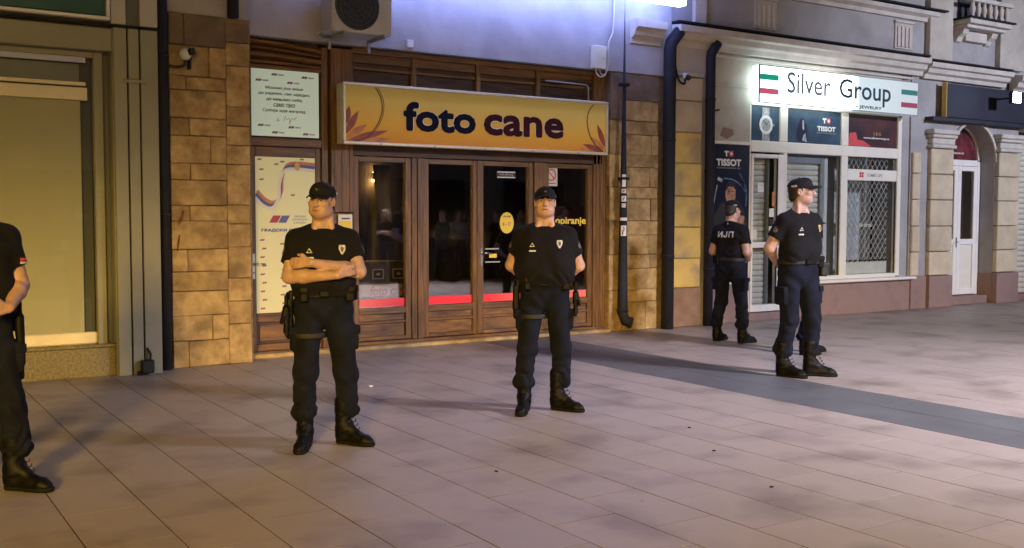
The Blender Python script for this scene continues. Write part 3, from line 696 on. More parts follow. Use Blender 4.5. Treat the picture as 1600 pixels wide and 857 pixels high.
for k, a in enumerate(((4.77, 2.47, 1.05, .32, .05, 'petal'), (4.78, 2.44, .55, .30, .045, 'petal_light'), (4.80, 2.41, .25, .52, .045, 'petal'), (4.92, 2.405, .1, .45, .03, 'petal_light'), (4.77, 2.58, 1.35, .22, .05, 'petal'),
        (8.46, 2.47, 2.0, .32, .05, 'petal'), (8.46, 2.44, 2.6, .30, .045, 'petal_light'), (8.44, 2.41, 2.9, .36, .045, 'petal'), (8.30, 2.405, 3.0, .3, .03, 'petal_light'))): petal(*a, yo=k * .0003)
for k, (P, w) in enumerate((([(5.14, 3.02), (5.21, 2.90), (5.22, 2.75), (5.15, 2.58), (5.02, 2.45), (4.86, 2.405)], .012), ([(5.17, 3.02), (5.24, 2.88), (5.235, 2.72), (5.16, 2.56), (5.03, 2.44), (4.9, 2.402)], .007),
        ([(8.27, 3.02), (8.19, 2.93), (8.16, 2.80), (8.20, 2.63), (8.29, 2.50), (8.42, 2.42)], .013))):
    MB().ribbon(bez(P, 6), w, SY + .0062, SY + .008).build('arc', 'arc_brown', sg)

# ------------------------------------------------------------------ air conditioner, boxes, cameras on the middle building
ac = thing('air_conditioner', 'white outdoor air conditioner unit bolted above the wooden shopfront', 'air conditioner', (4.8, 10.65, 3.48))
part('casing', 'ac_case', ac, (4.50, 5.22, 10.52, 10.86, 3.565, 4.125), b=.02)
MB().disc((4.79, 3.85), .262, 10.512, 10.519, 36).build('fan_opening', 'ac_dark', ac)
for r in (.06, .11, .16, .21, .255): MB().ring((4.79, 3.85), r - .002, r + .002, 10.498, 10.505, 32).build('grille_ring', 'ac_grille', ac)
for k in range(12):
    a = k * math.pi / 6; MB().tube([(4.79 + .04 * math.cos(a), 10.508, 3.85 + .04 * math.sin(a)), (4.79 + .258 * math.cos(a), 10.508, 3.85 + .258 * math.sin(a))], .002, 5).build('grille_spoke', 'ac_grille', ac)
MB().disc((4.79, 3.85), .045, 10.498, 10.51, 18).build('hub', 'ac_dark', ac)
for x in (4.62, 5.10): part('bracket', 'grey_metal', ac, (x, x + .035, 10.50, 10.95, 3.53, 3.564), (x, x + .035, 10.92, 10.949, 3.42, 3.529), b=.003)
MB().tube([(4.52, 10.84, 3.62), (4.46, 10.86, 3.56), (4.54, 10.92, 3.52), (4.62, 10.93, 3.53)], .014, 8).build('hose', 'grey_print', ac, True)
jb = thing('junction_box', 'pale rectangular junction box with looping cables under it, right of the sign', 'box', (8.41, 10.9, 3.5))
part('case', 'cream_print', jb, (8.31, 8.51, 10.86, 10.949, 3.50, 3.80), b=.008); part('lid_screw', 'grey_print', jb, (8.45, 8.47, 10.853, 10.859, 3.62, 3.65), b=0)
MB().tube(bez([(8.37, 10.91, 3.50), (8.39, 10.90, 3.43), (8.45, 10.90, 3.40), (8.53, 10.90, 3.45), (8.57, 10.90, 3.60), (8.58, 10.90, 3.85), (8.66, 10.91, 4.05), (8.68, 10.92, 4.6)], 6), .013, 7).tube(bez([(8.43, 10.91, 3.50), (8.45, 10.90, 3.445), (8.50, 10.90, 3.43), (8.545, 10.91, 3.50), (8.555, 10.91, 3.8)], 6), .009, 6).build('cable', 'grey_print', jb, True)
solo('wall_cable', MB().tube([(7.66, 11.045, 3.31), (8.30, 11.04, 3.30), (8.345, 11.035, 3.27), (8.35, 11.03, 3.08)], .012, 7), 'grey_metal', 'thin grey conduit bent down over the transom boards above the sign', 'cable', smooth=True)
solo('wall_socket_box', MB().box(5.60, 5.68, 10.90, 10.949, 3.53, 3.62, .006), 'white_plastic', 'tiny white box on the grey wall above the middle of the sign', 'box')
cm = thing('security_camera', 'round white security camera with a dark snout at the top of the left sandstone pilaster', 'camera', (2.9, 10.5, 3.1))
MB().ball((2.925, 10.54, 3.17), .062, 16, 12).build('dome', 'white_plastic', cm, True)
MB().tube([(2.95, 10.50, 3.185), (3.00, 10.47, 3.20)], .035, 12).build('snout', 'black', cm, True)
MB().tube(bez([(2.925, 10.54, 3.11), (2.91, 10.56, 3.06), (2.84, 10.60, 3.045), (2.76, 10.62, 3.06)], 5), .014, 8).build('arm', 'black', cm, True)
part('bracket', 'black', cm, (2.97, 2.985, 10.54, 10.645, 3.03, 3.17), b=0)
cm = thing('security_camera', 'small grey security camera on a curved arm beside the widest downpipe', 'camera', (9.85, 10.8, 3.4))
MB().tube(bez([(9.66, 10.80, 3.62), (9.69, 10.78, 3.47), (9.74, 10.77, 3.40), (9.81, 10.77, 3.39)], 5), .016, 8).build('arm', 'pipe', cm, True)
MB().ball((9.83, 10.78, 3.50), .045, 14, 10).build('dome', 'white_plastic', cm, True); MB().tube([(9.835, 10.76, 3.49), (9.85, 10.72, 3.46)], .036, 12).build('snout', 'black', cm, True)
MB().tube([(9.81, 10.77, 3.39), (9.83, 10.78, 3.47)], .014, 8).build('stem', 'pipe', cm, True)
# rusty run and drips on the left pilaster
solo('rust_stain', MB().prism([(2.86, 1.45), (2.90, 1.52), (2.92, 1.60), (2.90, 1.61), (2.885, 1.55), (2.85, 1.50)], 10.636, 10.639).prism([(2.84, 1.18), (2.86, 1.25), (2.875, 1.36), (2.862, 1.36), (2.845, 1.27)], 10.636, 10.639), 'rust', 'red-brown stain run down the left sandstone pilaster', 'stain')

# lightbox at the top edge
lb = thing('lightbox_sign', 'glaring white lightbox above the photo shop, only its lower corner in view', 'sign', (8.4, 10.55, 4.35), kind=None)
part('lit_face', 'lightbox_top', lb, (4.6, 9.54, 10.46, 10.60, 4.375, 5.1), b=.004)
part('bracket', 'grey_metal', lb, (5.0, 5.04, 10.60, 10.95, 4.7, 4.74), (9.2, 9.24, 10.60, 10.95, 4.7, 4.74), b=0)

# ================================================================== JEWELLERY SHOP BUILDING
jb2 = thing('jewellery_building', 'beige building with the jewellery shop, heavy cornice and a fluted frieze above', 'building', (14, 11.2, 0))
part('wall', 'render_beige', jb2, (10.46, 11.33, 11.01, 11.6, 2.66, 3.95), b=0)
part('wall', 'render_beige', jb2, (11.331, 14.88, 11.03, 11.6, 3.23, 3.95), b=0)
part('wall', 'render_grey', jb2, (9.722, 21.5, 11.0, 11.6, 4.0, 8), b=0)
part('wall', 'render_grey', jb2, (14.93, 15.14, 11.05, 11.6, .0, 3.95), b=0)
part('wall', 'render_grey', jb2, (15.13, 16.24, 11.02, 11.6, .0, 3.95), b=0)
part('plinth', 'mauve', jb2, (12.08, 15.14, 10.985, 11.1, 0, .515), b=.004); part('plinth', 'mauve', jb2, (10.46, 11.32, 10.985, 11.1, 0, .56), b=.004)
# stone string under cornice + mouldings
def corn(x0, x1, z, s=1, yb=11.0, m='moulding'):
    P = [(yb, z), (yb - .06 * s, z), (yb - .075 * s, z + .07 * s), (yb - .14 * s, z + .10 * s), (yb - .16 * s, z + .17 * s), (yb - .22 * s, z + .19 * s), (yb - .235 * s, z + .27 * s), (yb, z + .30 * s)]
    return MB().prism_x(P, x0, x1).build('cornice', m, jb2)
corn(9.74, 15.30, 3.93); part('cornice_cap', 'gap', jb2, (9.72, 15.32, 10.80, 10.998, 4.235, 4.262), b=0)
part('string_course', 'moulding', jb2, (10.46, 15.1, 10.985, 11.008, 3.86, 3.90), b=.006)
part('string_course', 'moulding', jb2, (10.46, 11.3, 10.99, 11.009, 3.45, 3.48), b=.004)
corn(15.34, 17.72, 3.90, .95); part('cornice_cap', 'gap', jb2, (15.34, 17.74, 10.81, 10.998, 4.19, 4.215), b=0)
corn(17.86, 21.4, 3.80, 1.15, 10.97)
# frieze
for x0 in (11.36, 14.60, 17.9):
    part('frieze_panel', 'render_beige', jb2, (x0, x0 + .46, 10.975, 10.999, 4.34, 4.76), b=.004)
    for k in range(4): part('flute', 'moulding', jb2, (x0 + .05 + k * .10, x0 + .105 + k * .10, 10.955, 10.974, 4.37, 4.70), b=.008)
    part('frieze_cap', 'moulding', jb2, (x0 - .02, x0 + .48, 10.95, 10.999, 4.762, 4.80), b=.006)
MB().prism_x([(11.0, 4.84), (10.95, 4.84), (10.94, 4.90), (10.86, 4.94), (10.85, 5.0), (11.0, 5.02)], 10.6, 15.62).build('ledge', 'moulding', jb2)
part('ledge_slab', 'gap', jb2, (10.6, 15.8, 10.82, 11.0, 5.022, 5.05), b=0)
part('pilaster', 'render_beige', jb2, (10.14, 10.36, 10.93, 10.999, 4.26, 8), b=.006); part('pilaster', 'render_beige', jb2, (15.42, 16.05, 10.90, 10.999, 4.22, 8), b=.006)
part('pilaster', 'render_beige', jb2, (17.45, 18.2, 10.90, 10.999, 4.22, 8), b=.006)
for x0, x1 in ((11.6, 13.1), (13.7, 15.0)): part('upper_window', 'navy_board', jb2, (x0, x1, 10.985, 10.998, 5.2, 7), b=0)
bal = thing('balcony', 'small stone balcony with stubby balusters at the top right corner', 'balcony', (16.9, 10.8, 4.9))
part('slab', 'moulding', bal, (16.12, 17.35, 10.62, 10.995, 4.86, 4.94), (16.16, 17.30, 10.70, 10.995, 4.80, 4.858), b=.01)
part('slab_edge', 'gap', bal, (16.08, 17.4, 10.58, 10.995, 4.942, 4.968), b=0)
for xa in (16.22, 17.06): MB().prism_x([(11.0, 4.58), (10.95, 4.60), (10.92, 4.67), (10.84, 4.72), (10.80, 4.799), (11.0, 4.799)], xa, xa + .15).build('console', 'moulding', bal)
part('console_panel', 'moulding', bal, (16.42, 17.04, 10.90, 10.999, 4.62, 4.798), b=.01)
for k in range(7):
    x = 16.22 + k * .165; zs = (4.97, 5.02, 5.07, 5.12, 5.17, 5.22); rs = (.035, .028, .045, .05, .03, .035)
    MB().tube([(x, 10.66, z) for z in zs], list(rs), 10).build('baluster', 'moulding', bal, True)
part('handrail', 'moulding', bal, (16.12, 17.35, 10.60, 10.73, 5.222, 5.29), b=.01)
part('balcony_door', 'navy_board', bal, (16.3, 17.2, 10.97, 10.994, 4.97, 6.8), b=0)

# shop front
js = thing('jewellery_shopfront', 'cream plastic framed jewellery shopfront with a door and two barred windows', 'shopfront', (13, 11.05, 0))
def pv(name, x0, x1, z0, z1, y0=11.02, y1=11.12, m='pvc', b=.008): return part(name, m, js, (x0, x1, y0, y1, z0, z1), b=b)
pv('frame', 11.333, 11.375, .12, 3.22); pv('frame', 14.80, 14.90, .58, 3.22)
for x0, x1 in ((11.99, 12.155), (13.395, 13.555)): pv('frame', x0, x1, 2.701, 3.22)
pv('transom', 11.376, 14.799, 2.535, 2.70); pv('frame', 11.376, 14.799, 3.221, 3.28, 11.02, 11.09)
pv('frame', 12.075, 12.155, .58, 2.534); pv('frame', 13.395, 13.555, .61, 2.534); pv('bottom_frame', 12.156, 14.799, .565, .63, 11.015, 11.12)
part('window_sill', 'pvc_white', js, (12.09, 15.22, 10.90, 11.10, .518, .562), b=.012)
pv('band', 13.556, 14.799, 2.155, 2.335, 11.03, 11.10); 
text_mb('TOMMY LIFE', 14.02, 14.42, 2.215, 2.275, 11.029, .002, .02).build('lettering', 'grey_print', js)
lg = MB()
for dx, dz in ((0, .045), (.055, .045), (0, 0), (.055, 0)): lg.disc((13.87 + dx, 2.225 + dz), .024, 11.026, 11.029, 10)
lg.build('logo', 'red_print', js)
# door
pv('post', 11.376, 11.42, .13, 2.50, 11.0, 11.10, 'pvc_white'); pv('post', 11.94, 12.07, .13, 2.50, 11.0, 11.10, 'pvc_white')
pv('rail', 11.421, 11.939, 2.445, 2.50, 11.0, 11.10, 'pvc_white'); pv('rail', 11.421, 11.939, 1.095, 1.18, 11.0, 11.10, 'pvc_white'); pv('rail', 11.421, 11.939, .13, .235, 11.0, 11.10, 'pvc_white')
pv('rubber_seal', 11.925, 11.939, .236, 2.444, 11.005, 11.03, 'black', .001)
part('pane', 'pane_clear', js, (11.42, 11.94, 11.04, 11.046, 1.18, 2.445), b=0); part('pane', 'pane_clear', js, (11.42, 11.94, 11.04, 11.046, .235, 1.095), b=0)
hd = pv('door_handle', 11.975, 12.0, 1.02, 1.26, 10.985, 10.999, 'chrome', .003); MB().tube([(11.99, 10.985, 1.16), (11.99, 10.95, 1.16), (11.90, 10.945, 1.16)], .009, 8).build('lever', 'chrome', hd, True)
part('door_step', 'mauve', js, (11.33, 12.075, 10.97, 11.2, 0, .118), b=.004)
part('pane', 'pane_clear', js, (12.155, 13.396, 11.06, 11.066, .62, 2.535), b=0); part('pane', 'pane_clear', js, (13.554, 14.80, 11.06, 11.066, .62, 2.16), b=0); part('pane', 'pane_clear', js, (13.554, 14.80, 11.06, 11.066, 2.33, 2.536), b=0)
part('rubber_seal', 'black', js, (13.372, 13.394, 11.045, 11.058, .632, 2.53), (12.156, 13.37, 11.045, 11.058, 2.515, 2.533), (13.556, 14.799, 11.045, 11.058, 2.518, 2.534), (14.778, 14.799, 11.045, 11.058, .632, 2.15), b=0)
# roller shutters behind door and first window: every slat a part
sh = MB(); proto = None
def slats(x0, x1, z0, z1, y, h=.085, m='shutter'):
    z = z0; d = None
    while z < z1 - .02:
        if d is None:
            mb = MB().prism_x([(y, z), (y - .012, z + h * .2), (y - .016, z + h * .5), (y - .012, z + h * .8), (y, z + h * .94)], x0, x1); o = mb.build('slat', m, js); d = o.data; zz = z
        else:
            o = bpy.data.objects.new('slat', d); COL.objects.link(o); o.parent = js; o.location = (random.uniform(-.003, .003), random.uniform(-.002, .002), z - zz)
        z += h
slats(12.12, 13.02, .60, 2.50, 11.18); slats(11.40, 11.86, .15, 2.48, 11.22)
part('shutter_box', 'grey_metal', js, (12.10, 13.10, 11.13, 11.26, 2.40, 2.55)); part('shutter_guide', 'grey_metal', js, (13.03, 13.10, 11.12, 11.24, .58, 2.5), b=.01); part('shutter_guide', 'white_plastic', js, (13.13, 13.22, 11.14, 11.26, .58, 2.5), b=.01)
part('shutter_guide', 'grey_metal', js, (11.87, 11.90, 11.14, 11.26, .15, 2.5)); part('shop_backing', 'grey_metal', js, (13.23, 13.5, 11.24, 11.28, .5, 2.6), b=0); part('shop_backing', 'dark_room', js, (11.35, 12.1, 11.30, 11.34, .12, 2.6), b=0); part('shop_backing', 'dark_room', js, (12.1, 13.2, 11.30, 11.34, .5, 2.6), b=0)
# second window: diamond grille, shelf, pale board, backing wall
part('display_backing', 'white_plastic', js, (13.80, 14.9, 11.62, 11.66, .5, 2.6), b=0); part('display_backing', 'dark_room', js, (13.5, 13.799, 11.62, 11.66, .5, 2.6), b=0)
part('shelf', 'shutter', js, (13.56, 14.35, 11.16, 11.5, 1.40, 1.455), b=.004); part('display_board', 'shutter', js, (13.56, 14.72, 11.14, 11.17, .63, .84), b=.004); part('display_floor', 'shutter', js, (13.5, 14.85, 11.17, 11.61, .58, .62), b=0)
gr = MB(); ax, bx_, az, bz = 13.56, 14.66, .86, 2.52; sp = .118
import itertools
def clipseg(c, sgn):
    pts = []
    for x in (ax, bx_):
        z = c + sgn * (x - ax) * 1.28
        pts.append((x, z))
    (xa, za), (xb, zb) = pts
    def at(z): return xa + (z - za) / (zb - za) * (xb - xa)
    lo, hi = (pts if za < zb else pts[::-1])
    if hi[1] <= az or lo[1] >= bz: return None
    a = lo if lo[1] >= az else (at(az), az); b = hi if hi[1] <= bz else (at(bz), bz)
    return a, b
k = -20
bars = []
for k in range(-14, 30):
    for sgn in (1, -1):
        s = clipseg(az + k * sp * 1.28 + (0 if sgn > 0 else 0), sgn)
        if s: bars.append(s)
for a, b in bars:
    d = Vector((b[0] - a[0], b[1] - a[1]));
    if d.length < .03: continue
    MB().tube([(a[0], 11.11, a[1]), (b[0], 11.11, b[1])], .0065, 5).build('grille_bar', 'lattice', js)
tb = MB(); 
for k in range(9): tb.box(13.62 + k * .125, 13.67 + k * .125, 11.10, 11.125, .835, .862, 0)
tb.build('grille_feet', 'black', js)
ck = MB().box(11.54, 11.66, 11.035, 11.039, 1.93, 2.07, 0); st = thing('notice_sheet', 'square white notice taped inside the jewellery door glass', 'notice', (11.6, 11.04, 1.9)); ck.build('sheet', 'white_print', st)
lines_of_text(['OTVORENO', '9 - 21'], 11.60, 2.045, .022, .05, 11.0345, width=[.09, .06], depth=.0008).build('lettering', 'grey_print', st)
for x, z, w_, h_, m in ((11.83, 1.62, .08, .13, 'white_print'), (11.84, 1.50, .07, .07, 'black_print'), (11.82, 1.36, .09, .10, 'red_print'), (11.84, 1.24, .10, .05, 'white_print'), (11.47, 1.28, .10, .14, 'cream_print'), (11.86, 1.78, .05, .22, 'petal_light')):
    pass
dst = thing('door_stickers', 'column of small stickers down the right edge of the jewellery door glass', 'stickers', (11.85, 11.03, 1.2))
for x, z, w_, h_, m in ((11.79, 1.56, .10, .13, 'white_print'), (11.80, 1.44, .07, .09, 'black_print'), (11.79, 1.33, .09, .09, 'cream_print'), (11.80, 1.22, .11, .06, 'red_print'), (11.44, 1.22, .09, .15, 'cream_print'), (11.85, 1.72, .05, .22, 'petal_light'), (11.86, 1.48, .04, .05, 'petal')):
    part('sticker', m, dst, (x, x + w_, 11.034, 11.039, z, z + h_), b=0)

# posters in the transom lights
def tposter(x0, x1, z0, z1, m, label):
    t = poster('window_poster', label, 'poster', ((x0 + x1) / 2, 11.04, z0)); part('sheet', m, t, (x0, x1, 11.05, 11.056, z0, z1), b=0); return t
t = tposter(11.376, 11.989, 2.701, 3.22, 'poster_teal', 'blue poster of a large steel wristwatch above the jewellery door')
MB().ribbon([(11.70, 2.70), (11.70, 2.82)], .16, 11.0445, 11.046).ribbon([(11.69, 3.06), (11.70, 3.20)], .15, 11.0445, 11.046).build('watch_strap', 'silver_paint', t)
MB().ring((11.70, 2.945), .10, .145, 11.041, 11.044, 12).build('bezel', 'white_print', t); MB().disc((11.70, 2.945), .10, 11.042, 11.0455, 20).build('dial', 'silver_paint', t)
MB().ribbon([(11.70, 2.945), (11.76, 3.0)], .01, 11.0395, 11.0405).ribbon([(11.70, 2.945), (11.645, 3.01)], .012, 11.0395, 11.0405).build('watch_hands', 'black_print', t); MB().ribbon([(11.845, 2.945), (11.88, 2.95)], .03, 11.042, 11.045).build('crown', 'silver_paint', t)
def swiss_logo(mk, x, z, s, y, root):
    """white T beside a white cross on a red square"""
    MB().box(x - s, x - s * .05, y - .002, y, z + s * .62, z + s * .9, 0).box(x - s * .68, x - s * .38, y - .002, y, z, z + s * .619, 0).build('print', 'white_print', root)
    MB().box(x + s * .05, x + s, y - .002, y, z, z + s * .92, 0).build('print', 'red_print', root)
    MB().box(x + s * .43, x + s * .62, y - .004, y - .0021, z + s * .15, z + s * .77, 0).box(x + s * .2, x + s * .429, y - .004, y - .0021, z + s * .37, z + s * .55, 0).box(x + s * .621, x + s * .85, y - .004, y - .0021, z + s * .37, z + s * .55, 0).build('print', 'white_print', root)
t = tposter(12.156, 13.394, 2.701, 3.22, 'poster_teal', 'dark blue-green watch poster with a white word, in the middle transom light')
text_mb('TISSOT', 12.84, 13.27, 2.905, 2.985, 11.049, .001, bold=.006).build('lettering', 'white_print', t); swiss_logo(0, 13.055, 3.03, .09, 11.049, t); text_mb('SWISS WATCHES SINCE 1853', 12.83, 13.28, 2.872, 2.888, 11.049, .001).build('lettering', 'grey_print', t)
MB().prism([(12.42, 2.72), (12.56, 2.71), (12.62, 2.82), (12.60, 2.98), (12.53, 3.08), (12.47, 3.08), (12.40, 2.95), (12.37, 2.82)], 11.046, 11.049).build('print', 'poster_navy', t)
MB().prism([(12.50, 2.74), (12.60, 2.72), (12.57, 2.86), (12.52, 2.82)], 11.043, 11.0455).prism([(12.50, 2.92), (12.54, 2.90), (12.53, 3.05), (12.50, 3.06)], 11.043, 11.0455).build('print', 'silver_paint', t)
t = tposter(13.556, 14.799, 2.701, 3.22, 'poster_red', 'dark red poster with a thin white web address line, right transom light')
text_mb('www.silvergroup.rs', 13.95, 14.60, 2.825, 2.87, 11.049, .002, .02).build('lettering', 'white_print', t); text_mb('S & G', 14.20, 14.38, 2.90, 2.95, 11.049, .001).build('lettering', 'gold_print', t)
MB().prism([(13.56, 2.71), (14.15, 2.71), (13.95, 2.80), (13.80, 2.81), (13.76, 2.93), (13.60, 2.91)], 11.046, 11.049).build('print', 'red_print', t)
# tall watch brand poster
t = poster('tall_poster', 'tall dark blue watch poster with a man in it, beside the jewellery door', 'poster', (10.95, 11, .59))
part('sheet', 'poster_navy', t, (10.52, 11.31, 10.994, 11.006, .60, 2.615), b=0); part('edge_frame', 'pvc', t, (10.46, 11.333, 10.985, 11.009, 2.618, 2.665), (11.312, 11.332, 10.985, 11.009, .565, 2.617), (10.47, 11.311, 10.985, 11.009, .565, .598), b=.003)
text_mb('TISSOT', 10.64, 11.14, 2.30, 2.405, 10.993, .001, bold=.007).build('lettering', 'white_print', t); swiss_logo(0, 10.89, 2.44, .09, 10.993, t); text_mb('SWISS WATCHES SINCE 1853', 10.65, 11.13, 2.262, 2.282, 10.993, .001).build('lettering', 'grey_print', t)
MB().prism([(10.60, 1.55), (10.72, 1.75), (10.95, 1.80), (11.18, 1.70), (11.28, 1.45), (11.28, .9), (10.56, .9)], 10.9905, 10.993).build('print', 'black_print', t)
MB().disc((10.93, 1.90), .105, 10.987, 10.9904, 18, .155).build('print', 'poster_skin', t)
MB().prism([(10.82, 1.93), (10.83, 2.03), (10.90, 2.085), (10.99, 2.07), (11.04, 1.99), (11.035, 1.95), (10.98, 2.0), (10.88, 2.0)], 10.984, 10.9865).ribbon([(10.87, 1.925), (10.91, 1.93)], .014, 10.984, 10.9865).ribbon([(10.95, 1.93), (10.99, 1.925)], .014, 10.984, 10.9865).build('print', 'black_print', t)
MB().ribbon([(10.66, 2.02), (10.57, 1.65)], .018, 10.9875, 10.9905).ribbon([(10.67, 2.12), (10.76, 2.08)], .05, 10.9875, 10.9905).build('print', 'silver_paint', t)
MB().ribbon(bez([(10.80, 2.12), (10.98, 2.10), (11.14, 2.02), (11.27, 1.88)], 5), .022, 10.9875, 10.9905).ribbon(bez([(11.10, 2.20), (11.20, 2.08), (11.25, 1.9), (11.24, 1.72)], 5), .03, 10.9875, 10.9905).build('print', 'poster_glow', t)
MB().prism([(10.98, 1.55), (11.10, 1.60), (11.22, 1.56), (11.20, 1.46), (11.02, 1.46)], 10.987, 10.9904).build('print', 'poster_skin', t); MB().prism([(10.95, 1.46), (11.22, 1.455), (11.24, 1.25), (11.0, 1.22)], 10.987, 10.9904).build('print', 'blue_print', t)
# torn paper remains above it
for pts, m, lab in (([(10.50, 2.90), (10.60, 3.02), (10.80, 3.04), (10.95, 2.96), (10.90, 2.88), (10.70, 2.89)], 'grey_print', 'grey torn paper remnant on the beige wall above the tall poster'),
                    ([(10.72, 2.74), (10.78, 2.86), (10.98, 2.84), (11.0, 2.76), (10.86, 2.69)], 'mauve', 'reddish torn paper remnant just over the frame of the tall poster'), ([(10.47, 3.05), (10.52, 3.10), (10.72, 3.12), (10.70, 3.09), (10.58, 3.07)], 'black_print', 'black strip of torn tape on the beige wall, highest of the remnants')):
    solo('torn_paper', MB().prism(pts, 11.006, 11.0095), m, lab, 'paper', 'torn paper on the wall')

# lit sign
sv = thing('lit_sign', 'glowing white lightbox reading Silver Group Jewelry with green and red stripes', 'sign', (13.1, 10.8, 3.22))
sx0, sx1, sz0, sz1, syf = 11.24, 14.93, 3.225, 3.775, 10.75
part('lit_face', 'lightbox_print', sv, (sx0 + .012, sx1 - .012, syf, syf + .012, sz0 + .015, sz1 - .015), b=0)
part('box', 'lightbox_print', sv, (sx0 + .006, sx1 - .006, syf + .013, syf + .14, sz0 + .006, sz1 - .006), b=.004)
for q in ((sx0, sx1, sz0, sz0 + .014), (sx0, sx1, sz1 - .014, sz1), (sx0, sx0 + .011, sz0 + .015, sz1 - .015), (sx1 - .011, sx1, sz0 + .015, sz1 - .015)): part('frame', 'grey_metal', sv, (q[0], q[1], syf - .006, syf + .02, q[2], q[3]), b=0)
for z, m, d in ((3.56, 'green_band', 0), (3.355, 'pink_band', 0)):
    part('stripe', m, sv, (11.256, 11.64, syf - .003, syf - .0005, z, z + .085), b=0); part('stripe', m + '_dull', sv, (14.49, 14.905, syf - .003, syf - .0005, z - .005, z + .075), b=0)  # right-hand stripes are darker copies, coloured to look unlit
part('bracket', 'grey_metal', sv, (11.6, 11.65, 10.891, 11.02, 3.4, 3.44), (14.3, 14.35, 10.891, 11.02, 3.4, 3.44), b=0)
def thin_text(s, x0, x1, z0, z1, root, m='letter_navy', wgt=-.012): text_mb(s, x0, x1, z0, z1, syf - .001, .003, wgt, 0, 1.0).build('lettering', m, root)
text_mb('Silver', 11.82, 12.78, 3.40, 3.715, syf - .001, .001, bold=.004).build('lettering', 'letter_silver', sv); text_mb('Group', 12.98, 14.22, 3.315, 3.705, syf - .001, .001, bold=.004).build('lettering', 'letter_teal', sv)
text_mb('+ JEWELRY', 13.36, 14.0, 3.258, 3.318, syf - .001, .001, bold=.002).build('lettering', 'letter_navy', sv)

# ------------------------------------------------------------------ right: rusticated pilasters, arched doorway
def rust_blocks(x0, x1, yf, zt=2.74, m='cream_block', ret=None):
    zs = [.56, .97, 1.41, 1.86, 2.30, zt]
    for a, b in zip(zs, zs[1:]): stone(x0, x1, a, b, yf, m, depth=.10, root=jb2, j=.001, b=.014, gap=.006)
    stone(x0 - .01, x1 + .01, 0, .555, yf - .015, 'mauve', depth=.12, root=jb2, j=.001, b=.008, gap=.002)
rust_blocks(15.15, 15.37, 10.97, 2.66); rust_blocks(15.60, 16.235, 10.94); rust_blocks(17.575, 18.24, 10.94)
stone(15.37, 15.60, 0, .555, 10.985, 'mauve', depth=.06, root=jb2, j=0, b=.004, gap=.0)
def capital(x0, x1, y0=10.94):
    for z, dz, o in ((2.745, .06, .05), (2.807, .11, .02), (2.919, .06, .06), (2.981, .08, .09)):
        part('capital', 'moulding', jb2, (x0 - o, x1 + o * .4, y0 - o, 11.03, z, z + dz), b=.014)
capital(15.62, 16.22); capital(17.60, 18.24)
part('wall', 'render_beige', jb2, (18.30, 21.5, 11.3, 11.6, 0, 3.8), b=0)
# arched opening: wall above cut to the arch
acx, acz, ar = 16.905, 2.56, .665
pts = [(16.24, 3.9), (16.24, acz)]
pts = [(acx + ar * math.cos(a), acz + ar * math.sin(a)) for a in [math.pi * (1 - k / 20) for k in range(21)]]
mb = MB()
for k in range(20):
    a, b = pts[k], pts[k + 1]; mb.prism([a, (a[0], 3.95), (b[0], 3.95), b], 11.03, 11.42)
mb.build('arch_wall', 'render_grey', jb2)
part('jamb', 'render_grey', jb2, (16.10, 16.239, 11.03, 11.42, 0, 3.95), b=0); part('jamb', 'render_grey', jb2, (17.571, 18.30, 11.03, 11.42, 0, 3.95), b=0)
part('jamb_base', 'mauve', jb2, (17.562, 17.575, 11.02, 11.30, 0, .55), b=0)
mb = MB().ring((acx, acz), ar - .001, ar + .055, 11.0, 11.029, 20, 0, math.pi); mb.build('arch_trim', 'moulding', jb2)
dw = thing('arched_door', 'narrow white glazed double door under a red arched fanlight, right of the jewellery shop', 'door', (16.9, 11.3, .13))
def dp(name, x0, x1, z0, z1, y0=11.30, y1=11.36, m='pvc_white', b=.006): return part(name, m, dw, (x0, x1, y0, y1, z0, z1), b=b)
for x0, x1 in ((16.245, 16.32), (17.49, 17.565)): dp('frame', x0, x1, .15, 2.58)
dp('frame', 16.321, 17.489, 2.49, 2.60)
for x0, x1 in ((16.33, 16.90), (16.905, 17.485)):
    dp('stile', x0, x0 + .10, .16, 2.485); dp('stile', x1 - .10, x1, .16, 2.485); dp('rail', x0 + .101, x1 - .101, 2.40, 2.484); dp('rail', x0 + .101, x1 - .101, 1.07, 1.17); dp('rail', x0 + .101, x1 - .101, .16, .27)
    part('door_panel', 'pvc', dw, (x0 + .101, x1 - .101, 11.325, 11.345, .27, 1.07), b=0); part('pane', 'pane_dark', dw, (x0 + .10, x1 - .10, 11.325, 11.331, 1.17, 2.40), b=0)
MB().box(16.86, 16.885, 11.285, 11.299, 1.02, 1.20, .003).tube([(16.872, 11.285, 1.12), (16.872, 11.25, 1.12), (16.79, 11.245, 1.12)], .008, 8).build('door_handle', 'chrome', dw)
mb = MB(); ii = [(acx + (ar - .06) * math.cos(a), acz + .05 + (ar - .06) * math.sin(a)) for a in [math.pi * k / 20 for k in range(21)]]
mb.prism(ii, 11.335, 11.345); mb.build('fanlight_pane', 'arch_red', dw); MB().ring((acx, acz + .04), ar - .07, ar - .002, 11.31, 11.35, 20, 0, math.pi).build('fanlight_frame', 'pvc_white', dw)
text_mb('WWW.SALON.RS', 16.55, 17.1, 2.70, 2.735, 11.334, .002, .01).build('lettering', 'white_print', dw)
part('step', 'mauve', dw, (16.2, 17.56, 11.10, 11.45, .0, .145), b=.008); part('backing', 'dark_room', dw, (16.25, 17.56, 11.50, 11.52, .145, 3.3), b=0)
